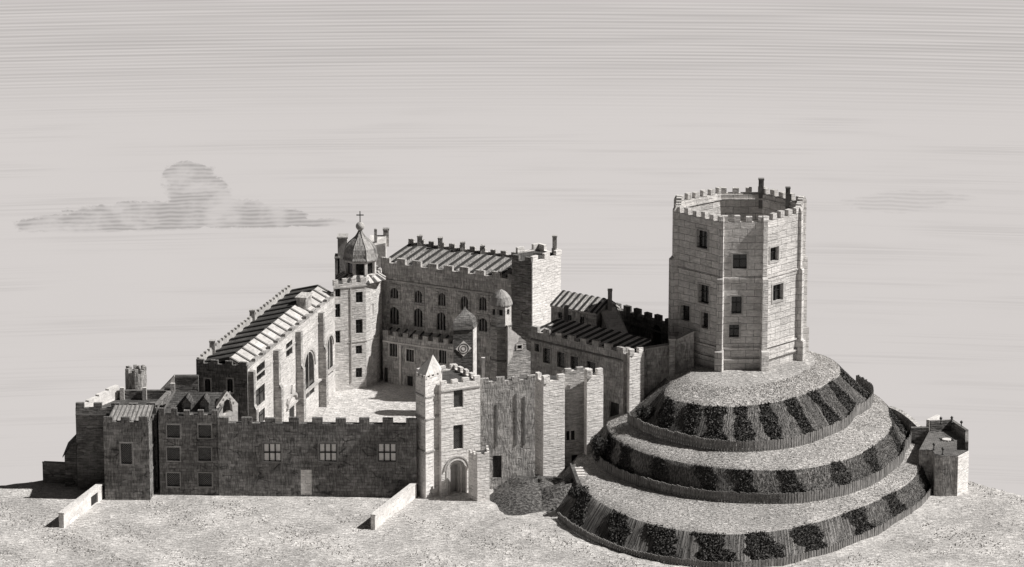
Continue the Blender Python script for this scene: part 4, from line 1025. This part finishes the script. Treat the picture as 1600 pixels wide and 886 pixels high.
# stone steps
SP = [Vector((8.7+.15*i, .3-.62*i, 3.75-.2*i)) for i in range(7)]      # down over the flank of the mound
t = thing('stone_steps', 'short flight of pale steps with a dark side descending from the small door', 'steps', tuple(SP[3]))
for i in range(7):
    p = SP[i]; mb = MB(); x0, x1 = p.x-.35, p.x+.95; y0 = p.y-.3; y1 = (SP[i-1].y-.3 if i else p.y+.5)-.004; y1 = max(y1, y0+.4)
    mb.prism([(x0, y0), (x1, y0), (x1, y1), (x0, y1)], p.z-1.4, p.z+.25); mb.build('step', 'trim_pale', t)
mb = MB(); p, q = SP[0], SP[6]
mb.hexa([(q.x-.85, q.y-.4, q.z-1), (q.x-.36, q.y-.4, q.z-1), (p.x-.36, p.y+.5, p.z-1), (p.x-.85, p.y+.5, p.z-1), (q.x-.85, q.y-.4, q.z+.45), (q.x-.36, q.y-.4, q.z+.45), (p.x-.36, p.y+.5, p.z+.75), (p.x-.85, p.y+.5, p.z+.75)]); mb.build('side_wall', 'dark_stone', t)
# tower B
T = [(XAT(912.5, 8.6, 650), 8.7), (XAT(917, 7.0, 650), 7.0), (XAT(942.5, 8.3, 650), 8.4), (XAT(941, 10.4, 650), 10.6)]; z1 = ZAT(7.6, 589)
walltower('wall_tower', 'tall pale square wall tower beside the rounded bush at the mound foot', 'tower', T, z1, 'pale_ashlar', cren=(0, 1), ch=1.1, cw=.85, cg=.7)
# right range
A = (XAT(830, 21, 560), 21.2); B = (XAT(974, 9, 600), 9.4); f0 = Fac(A, B); z1 = ZAT(9.4, 553)
t = thing('side_range', 'dark sloping side range with striped lead roof between corner tower and mound', 'building', ((A[0]+B[0])/2, 16, 0))
ws = [(836, 537, 843, 549), (849, 544, 860, 567), (871, 550, 883, 574), (892, 557, 904, 581), (917, 565, 931, 588)]; dr = f0.rect(952, 629, 967, 662)
rs = [f0.rect(*r) for r in ws]+[dr]
bk = 6.0; pl = back(A, B, bk)
fs = block(t, pl, -.5, z1, 'range_stone', {0: rs}, ())
for r in rs[:5]: window(t, f0, r, 'lattice', 'trim_grey', rec=.3, fw=.14, bars='bars_grey')
door(t, f0, dr)
pb = Multi(); merlons(pb, f0, z1, .85, 1.2, 1.0, .5); pb.build('parapet', 'range_stone', t)
sc = Multi(); course(sc, f0, z1-1.1, .22, .16); sc.build('string_course', 'trim_dark', t)
mb = MB(); roofslab(mb, f0.pt(.1, z1+.15, -.6), f0.pt(f0.L-.1, z1+.15, -.6), f0.pt(f0.L-.1, z1+.9, -bk+.1), f0.pt(.1, z1+.9, -bk+.1), 12, rw=.45, rh=.14); mb.build('roof', ['lead_pale', 'roll_dark'], t)
p = f0.pt(f0.uz(844, 500)[0], 0, -bk+.6); chimney(t, p[0], p[1], z1-1, ZAT(p[1], 480), .6, 'trim_dark')
# upper block
A = (XAT(861, 31, 500), 31.5); B = (XAT(933, 25, 500), 26.5); f0 = Fac(A, B); z1 = ZAT(31, 479)
t = thing('upper_block', 'small dark attic block with striped roof and small windows above the side range', 'building', ((A[0]+B[0])/2, 30, 0))
ws = [(872, 488, 878, 498), (886, 492, 893, 504), (906, 495, 913, 510)]; rs = [f0.rect(*r) for r in ws]
fs = block(t, back(A, B, 5.2), -.3, z1, 'range_stone', {0: rs}, ())
for r in rs: window(t, f0, r, 'plain', None, rec=.25)
mb = MB(); roofslab(mb, f0.pt(-.1, z1+.1, .1), f0.pt(f0.L+.1, z1+.1, .1), f0.pt(f0.L+.1, z1+1.6, -2.9), f0.pt(-.1, z1+1.6, -2.9), 8, rw=.35, rh=.12)
roofslab(mb, f0.pt(f0.L+.1, z1+.1, -5.3), f0.pt(-.1, z1+.1, -5.3), f0.pt(-.1, z1+1.6, -2.92), f0.pt(f0.L+.1, z1+1.6, -2.92), 8, rw=.35, rh=.12); mb.build('roof', ['lead_pale', 'roll_dark'], t)
mb = Multi()
for u in (.02, f0.L-.02): mb.new().face([f0.pt(u, z1, 0), f0.pt(u, z1, -5.2), f0.pt(u, z1+1.45, -2.9)])
mb.build('gable', 'range_stone', t)
# pale pent roof
r0 = (XAT(936, 29, 480), 29.0); r1 = (XAT(963.5, 29, 480), 29.2); zr = ZAT(29, 480); e0 = (XAT(955.5, 17.5, 525), 18.6); e1 = (XAT(988, 17.5, 535), 16.2); ze = ZAT(17.2, 533)
t = thing('pent_house', 'dark chamber under a pale raking pent roof with a tall chimney, left of the keep', 'building', (*e0, 0))
mb = MB(); pl = [e0, e1, r1, r0]; zz = [ze, ze, zr, zr]
for i in range(4): j = (i+1) % 4; mb.face([(*pl[i], -.3), (*pl[j], -.3), (*pl[j], zz[j]-.1), (*pl[i], zz[i]-.1)])
mb.build('wall', 'rubble', t); mb = MB(); roofslab(mb, (*e0, ze), (*e1, ze), (*r1, zr), (*r0, zr), 1, rw=.2, rh=.05); mb.build('roof', ['lead_pale', 'trim_grey'], t)
chimney(t, XAT(953, 28, 480), 28.2, zr-1, ZAT(28.2, 454), .6, 'trim_grey')
# embattled back wall toward the keep
A = (XAT(958, 32, 500), 32.2); B = (XAT(1047, 21, 520), 22.8); f0 = Fac(A, B); z1 = ZAT(32, 486); zb_ = ZAT(22.8, 508)
t = thing('chapel_wall', 'dark battlemented back wall with an arched doorway running to the keep', 'wall', ((A[0]+B[0])/2, 27, 0))
z1 = (z1+zb_)/2; dr = f0.rect(1020, 508, 1033, 545)
fs = block(t, back(A, B, 1.4), -.5, z1, 'rubble', {0: [dr]}, (0,), arch={0: (0,)}, ch=1.0, cw=1.3, cg=1.1); door(t, f0, dr)
sc = Multi(); course(sc, f0, z1-1.4, .25, .14); sc.build('string_course', 'trim_dark', t)
# tower C and the walls up the mound
T = [(XAT(976, 10.4, 600), 10.6), (XAT(983.5, 9, 600), 8.7), (XAT(1006.5, 10, 600), 10.2), (XAT(1005, 13, 600), 13.2)]; z1 = ZAT(9.4, 554)
walltower('wall_tower', 'small pale square wall tower standing high on the left flank of the mound', 'tower', T, z1, 'pale_ashlar', cren=(0, 1), ch=.9, cw=.75, cg=.65)
def slopewall(px0, px1, Y0, Y1, y0, y1, zb, name, label, mat, th=.9):
    A = (XAT(px0, Y0, 570), Y0); B = (XAT(px1, Y1, 570), Y1); f = Fac(A, B); t = thing(name, label, 'wall', (*A, zb)); pl = back(A, B, th); za, zc = ZAT(Y0, y0), ZAT(Y1, y1); zz = [za, zc, zc, za]; mb = MB()
    for i in range(4): j = (i+1) % 4; mb.face([(*pl[i], zb), (*pl[j], zb), (*pl[j], zz[j]), (*pl[i], zz[i])])
    mb.face([(*p, z) for p, z in zip(pl, zz)]); mb.build('wall', mat, t)
    cpb = MB(); cpb.hexa([(*(Vector(p)+f.n*o), z+.003) for p, z, o in zip(pl, zz, (.1, .1, -.1, -.1))]+[(*(Vector(p)+f.n*o), z+.18) for p, z, o in zip(pl, zz, (.1, .1, -.1, -.1))]); cpb.build('coping', 'trim_grey', t)
slopewall(1007, 1045, 11.2, 11.8, 547, 541, 6, 'mound_wall', 'grey streaked wall climbing the mound beside the small pale wall tower', 'grey_stone')
slopewall(1055, 1084, 11.4, 11.9, 533, 519, 9, 'mound_wall', 'short grey streaked wall abutting the dark left face of the keep', 'grey_stone')
x0, x1 = XAT(1045.5, 11, 570), XAT(1054.5, 11, 570); t = thing('wall_pier', 'narrow grey stone pier between the two wall lengths below the keep', 'pier', (x0, 11, 10)); mb = MB(); mb.prism([(x0, 10.8), (x1, 10.8), (x1, 12.2), (x0, 12.2)], 8, ZAT(11, 531)); mb.build('shaft', 'grey_stone_level', t)
mb = MB(); mb.prism([(x0-.1, 10.7), (x1+.1, 10.7), (x1+.1, 12.3), (x0-.1, 12.3)], ZAT(11, 531), ZAT(11, 531)+.2, bottom=True); mb.build('cap', 'trim_grey', t)

# ================================================================== RIGHT-HAND BASTION WITH SUN TABLE
ZB = 5.6
tp = [(1436, 703), (1457, 704), (1461, 712), (1473, 713), (1496, 713), (1513, 704), (1513, 688), (1488, 671), (1452, 673)]
T = [G(*p, ZB) for p in tp]
t = thing('bastion', 'low polygonal dark stone bastion terrace with a pale sunlit right face at far right', 'bastion', (*G(1475, 775), 0))
fs = block(t, T, -.5, ZB, 'grey_stone', {}, ())
mb = MB(); bx(mb, fs[4], .02, fs[4].L-.02, -.5, ZB-.02, .004, .12); mb.build('lit_face', 'pale_ashlar', t)  # sunlit right side, brightness painted with a pale stone skin
mb = MB(); mb.face([(*(Vector(p)*.985+Vector(G(1475, 690, ZB))*.015), ZB+.05) for p in T]); mb.build('terrace', 'slate_grey', t)
pb = Multi()
for i, h in ((5, 1.2), (6, 1.5), (7, 1.5)): bx(pb, fs[i], .02, fs[i].L-.02, ZB+.06, ZB+h, -.45, -.01)
pb.build('parapet', 'rubble_level', t)
f = Fac(G(1452, 671, ZB), G(1468, 663, ZB)); mb = MB(); bx(mb, f, 0, f.L, ZB-2, ZB+1.35, -.5, 0); mb.build('parapet', 'pale_render', t)
f = Fac(G(1424, 672, ZB), G(1451, 672, ZB)); mb = MB(); bx(mb, f, 0, f.L, -.5, ZB+.35, -.6, 0); mb.build('parapet', 'rubble_level', t)
for i, (px, py) in enumerate(((1470, 662), (1487, 661), (1502, 668), (1459, 704), (1473, 711))):
    x, y = G(px, py, ZB+1.3 if i < 3 else ZB); zb0 = ZB+1.2 if i < 3 else ZB; mb = MB(); mb.lathe((x, y), [(.16, zb0), (.16, zb0+.2), (.07, zb0+.3), (.07, zb0+.65), (.2, zb0+.8), (.2, zb0+.95), (.0, zb0+1.15)], 10); mb.build('finial', 'iron', t)
c = G(1479, 688, ZB); t = thing('sun_table', 'round pale sun table with dark radiating spikes on the bastion terrace', 'sundial', (*c, ZB))
mb = MB(); mb.cyl(c, .62, .62, ZB, ZB+.2, 28); mb.build('table_top', 'pane_pale', t)
mb = Multi()
for i in range(12):
    a = 2*math.pi*i/12; o = Vector((math.cos(a), math.sin(a))); s = Vector((-o.y, o.x))*.05; p = Vector(c)+o*.68; q = Vector(c)+o*(1.15 if i % 2 else .95); mb.new().prism([tuple(p-s), tuple(q-s*.3), tuple(q+s*.3), tuple(p+s)], ZB+.055, ZB+.14)
mb.build('ray_spike', 'iron', t)
# sloping wall behind the mound shoulder
f = Fac(G(1384, 660, 5), G(1433, 686, 4)); t = thing('shoulder_wall', 'dark curved retaining wall falling behind the right shoulder of the mound', 'wall', (*f.A, 3))
mb = MB(); n = 10; pz = [ZAT(f.pt(f.L*i/n, 0)[1], 636+31*(i/n)**1.6) for i in range(n+1)]
for i in range(n):
    a, b = f.L*i/n, f.L*(i+1)/n; mb.hexa([f.pt(a, -.5), f.pt(b, -.5), f.pt(b, -.5, -.8), f.pt(a, -.5, -.8), f.pt(a, pz[i]), f.pt(b, pz[i+1]), f.pt(b, pz[i+1], -.8), f.pt(a, pz[i], -.8)])
mb.build('wall', 'grey_stone', t)

# ================================================================== GRASS
rnd = random.Random(4); gm = MB()
def gz(x, y):
    i = int((x-gx0)/gst); j = int((y-gy0)/gst); a = (x-gx0)/gst-i; b = (y-gy0)/gst-j; k = j*nx+i
    return (V[k][2]*(1-a)+V[k+1][2]*a)*(1-b)+(V[k+nx][2]*(1-a)+V[k+nx+1][2]*a)*b
def tuft(x, y, z, h, mi):
    a = rnd.uniform(0, math.pi); c, s = math.cos(a)*h*.55, math.sin(a)*h*.55; lx, ly = rnd.gauss(0, h*.3), rnd.gauss(0, h*.3)
    gm.face([(x-c, y-s, z-.03), (x+c, y+s, z-.03), (x+lx, y+ly, z+h)], mi)
for _ in range(90000):
    a = rnd.uniform(195, 400); L = prof[int(a) % NA]; i = rnd.randrange(2, nl-1); r = L[i][0]+(L[i+1][0]-L[i][0])*rnd.random()
    x, y = MC[0]+r*math.cos(R(a)), MC[1]+r*math.sin(R(a))
    tuft(x, y, mound_z(x, y), rnd.uniform(.05, .15), zone[i])
for _ in range(40000):
    x = rnd.uniform(-78, 78); y = -34+44*rnd.random()
    if not inside(x, y) or math.hypot((x+8), (y+6)*1.3) < 7: continue
    n_ = hills(x*.7, y*.7)
    if n_ < .05+.25*rnd.random(): continue
    if y > -2 and -64 < x < 60: continue
    tuft(x, y, gz(x, y), rnd.uniform(.06, .24), 1 if rnd.random() < .25 else 0)
go2 = gm.build('grass', ['grass_blade', 'bank_blade']); go2['kind'] = 'stuff'

# ================================================================== SKY, SUN, CAMERA
SUN_EL, SUN_AZ = 46., 4.       # azimuth: degrees in front of due right
w = bpy.data.worlds.new('World'); scene.world = w; w.use_nodes = True; nt = w.node_tree; nt.nodes.clear()
out = nt.nodes.new('ShaderNodeOutputWorld'); bg = nt.nodes.new('ShaderNodeBackground'); nt.links.new(bg.outputs[0], out.inputs[0])
tc = N(nt, 'ShaderNodeTexCoord'); sp = N(nt, 'ShaderNodeSeparateXYZ'); nt.links.new(tc.outputs['Generated'], sp.inputs[0])
el = M(nt, 'ARCSINE', sp.outputs[2]); az = M(nt, 'ARCTAN2', sp.outputs[0], sp.outputs[1])
sky = N(nt, 'ShaderNodeTexSky', sky_type='NISHITA', sun_disc=False, sun_elevation=R(SUN_EL), sun_rotation=R(90+SUN_AZ), air_density=1., dust_density=3.)
sv_ = N(nt, 'ShaderNodeCombineXYZ'); nt.links.new(sp.outputs[0], sv_.inputs[0]); nt.links.new(sp.outputs[1], sv_.inputs[1]); nt.links.new(M(nt, 'MAXIMUM', sp.outputs[2], .03), sv_.inputs[2])
nt.links.new(sv_.outputs[0], sky.inputs[0])
bw = N(nt, 'ShaderNodeRGBToBW'); nt.links.new(sky.outputs[0], bw.inputs[0])
up_ = M(nt, 'MINIMUM', M(nt, 'MULTIPLY', bw.outputs[0], .020), .2)
Xp = M(nt, 'MULTIPLY', az, 5820.); Yp = M(nt, 'MULTIPLY', M(nt, 'ADD', el, TH), -6000.)
def noise2(sx, sy, detail=3., seed=0., rough=.55):
    c = N(nt, 'ShaderNodeCombineXYZ'); nt.links.new(M(nt, 'DIVIDE', Xp, sx), c.inputs[0]); nt.links.new(M(nt, 'DIVIDE', Yp, sy), c.inputs[1]); c.inputs[2].default_value = seed
    n = N(nt, 'ShaderNodeTexNoise', i_Scale=1., i_Detail=detail, i_Roughness=rough); nt.links.new(c.outputs[0], n.inputs[0]); return n.outputs[0]
fine = MR(nt, noise2(420, 3.2, 1.5, 2.), .40, .62)             # thin level streaks
broad = MR(nt, noise2(420, 34, 2., 5.), .42, .68)
top = M(nt, 'MULTIPLY', MR(nt, Yp, -375, -235, 1, 0), M(nt, 'ADD', M(nt, "MULTIPLY_ADD", fine, .10, .07), M(nt, 'MULTIPLY', M(nt, 'SINE', M(nt, 'ADD', M(nt, 'MULTIPLY', Yp, 1.2), M(nt, 'MULTIPLY', noise2(900, 60, 2., 21.), 5.))), .07)))
mid_ = M(nt, 'MULTIPLY', M(nt, 'MULTIPLY', broad, MR(nt, Yp, -330, -270, 0, 1)), M(nt, 'MULTIPLY', fine, .10))
edge = noise2(30, 22, 6., 9.5, .65); edge2 = noise2(9, 5, 3., 3.)
wob = M(nt, 'ADD', M(nt, 'MULTIPLY_ADD', edge, 2.2, -1.1), M(nt, 'MULTIPLY_ADD', edge2, .5, -.25))
def ell(x, y, rx, ry):
    a = M(nt, 'DIVIDE', M(nt, 'SUBTRACT', Xp, x-800.), rx); b = M(nt, 'DIVIDE', M(nt, 'SUBTRACT', Yp, y-443.), ry)
    return M(nt, 'SUBTRACT', 1., M(nt, 'ADD', M(nt, 'MULTIPLY', a, a), M(nt, 'MULTIPLY', b, b)))
def union(L):
    v = ell(*L[0])
    for q in L[1:]: v = M(nt, 'MAXIMUM', v, ell(*q))
    return v
cl = MR(nt, M(nt, 'ADD', union([(150, 340, 130, 18), (235, 332, 150, 26), (312, 300, 58, 46), (300, 268, 48, 20), (372, 330, 70, 26), (430, 338, 60, 17), (505, 346, 46, 7)]), M(nt, 'MULTIPLY', wob, 1.0)), .0, .35)
cl = M(nt, 'MULTIPLY', cl, MR(nt, M(nt, 'ADD', Yp, M(nt, 'MULTIPLY', wob, 3.)), -92, -86, 1, 0))
ripple = N(nt, 'ShaderNodeMath', operation='SINE'); nt.links.new(M(nt, 'ADD', M(nt, 'MULTIPLY', Yp, 1.05), M(nt, 'MULTIPLY', noise2(60, 30, 2., 7.), 9.)), ripple.inputs[0])
rip = M(nt, 'MULTIPLY_ADD', ripple.outputs[0], .5, .5)
cld = M(nt, 'MULTIPLY', M(nt, 'MULTIPLY', cl, MR(nt, noise2(70, 36, 4., 31.),   .35, .6, .2, 1.1)), M(nt, 'MULTIPLY_ADD', rip, .2, .15))
cr = MR(nt, M(nt, 'ADD', union([(1385, 312, 95, 16), (1440, 300, 90, 12)]), M(nt, 'MULTIPLY', wob, .8)), .0, .8)
cld = M(nt, 'MAXIMUM', cld, M(nt, 'MULTIPLY', cr, M(nt, 'MULTIPLY_ADD', rip, .12, .03)))
dark = M(nt, 'MAXIMUM', M(nt, 'MAXIMUM', top, mid_), cld)
mist = M(nt, 'MULTIPLY', .61, M(nt, 'SUBTRACT', 1., dark))
mist = M(nt, 'MULTIPLY', mist, M(nt, 'MULTIPLY_ADD', noise2(700, 300, 3., 12.), .06, .97))
val = N(nt, 'ShaderNodeMix'); nt.links.new(MR(nt, el, R(-9), R(-3)), val.inputs[0]); nt.links.new(mist, val.inputs[2]); nt.links.new(up_, val.inputs[3])
lowm = N(nt, 'ShaderNodeMix'); nt.links.new(MR(nt, el, R(-30), R(-19)), lowm.inputs[0]); lowm.inputs[2].default_value = .08; nt.links.new(val.outputs[0], lowm.inputs[3])
nt.links.new(grey_out(nt, lowm.outputs[0], (1.0, .945, .918)), bg.inputs[0]); bg.inputs[1].default_value = 1.

sd = bpy.data.lights.new('sun', 'SUN'); sd.energy = 5.; sd.angle = R(.6); sd.color = (1, .975, .94); so = bpy.data.objects.new('sun', sd); COL.objects.link(so)
dv = Vector((math.cos(R(SUN_EL))*math.cos(R(SUN_AZ)), -math.cos(R(SUN_EL))*math.sin(R(SUN_AZ)), math.sin(R(SUN_EL)))); so.rotation_euler = dv.to_track_quat('Z', 'Y').to_euler(); so.location = (80, -20, 90)
cd = bpy.data.cameras.new('camera'); cam = bpy.data.objects.new('camera', cd); COL.objects.link(cam); cam.location = (0, -500, H); cam.rotation_euler = (math.pi/2-TH, 0, 0)
cd.sensor_width = 36; cd.lens = 36*F/1600; cd.clip_start = 1; cd.clip_end = 5000; scene.camera = cam
vs = scene.view_settings; vs.view_transform = 'Standard'; vs.look = 'None'; vs.gamma = 1; vs.exposure = .12; vs.use_curve_mapping = False
for o in bpy.data.objects:
    if '_o' in o: del o['_o']
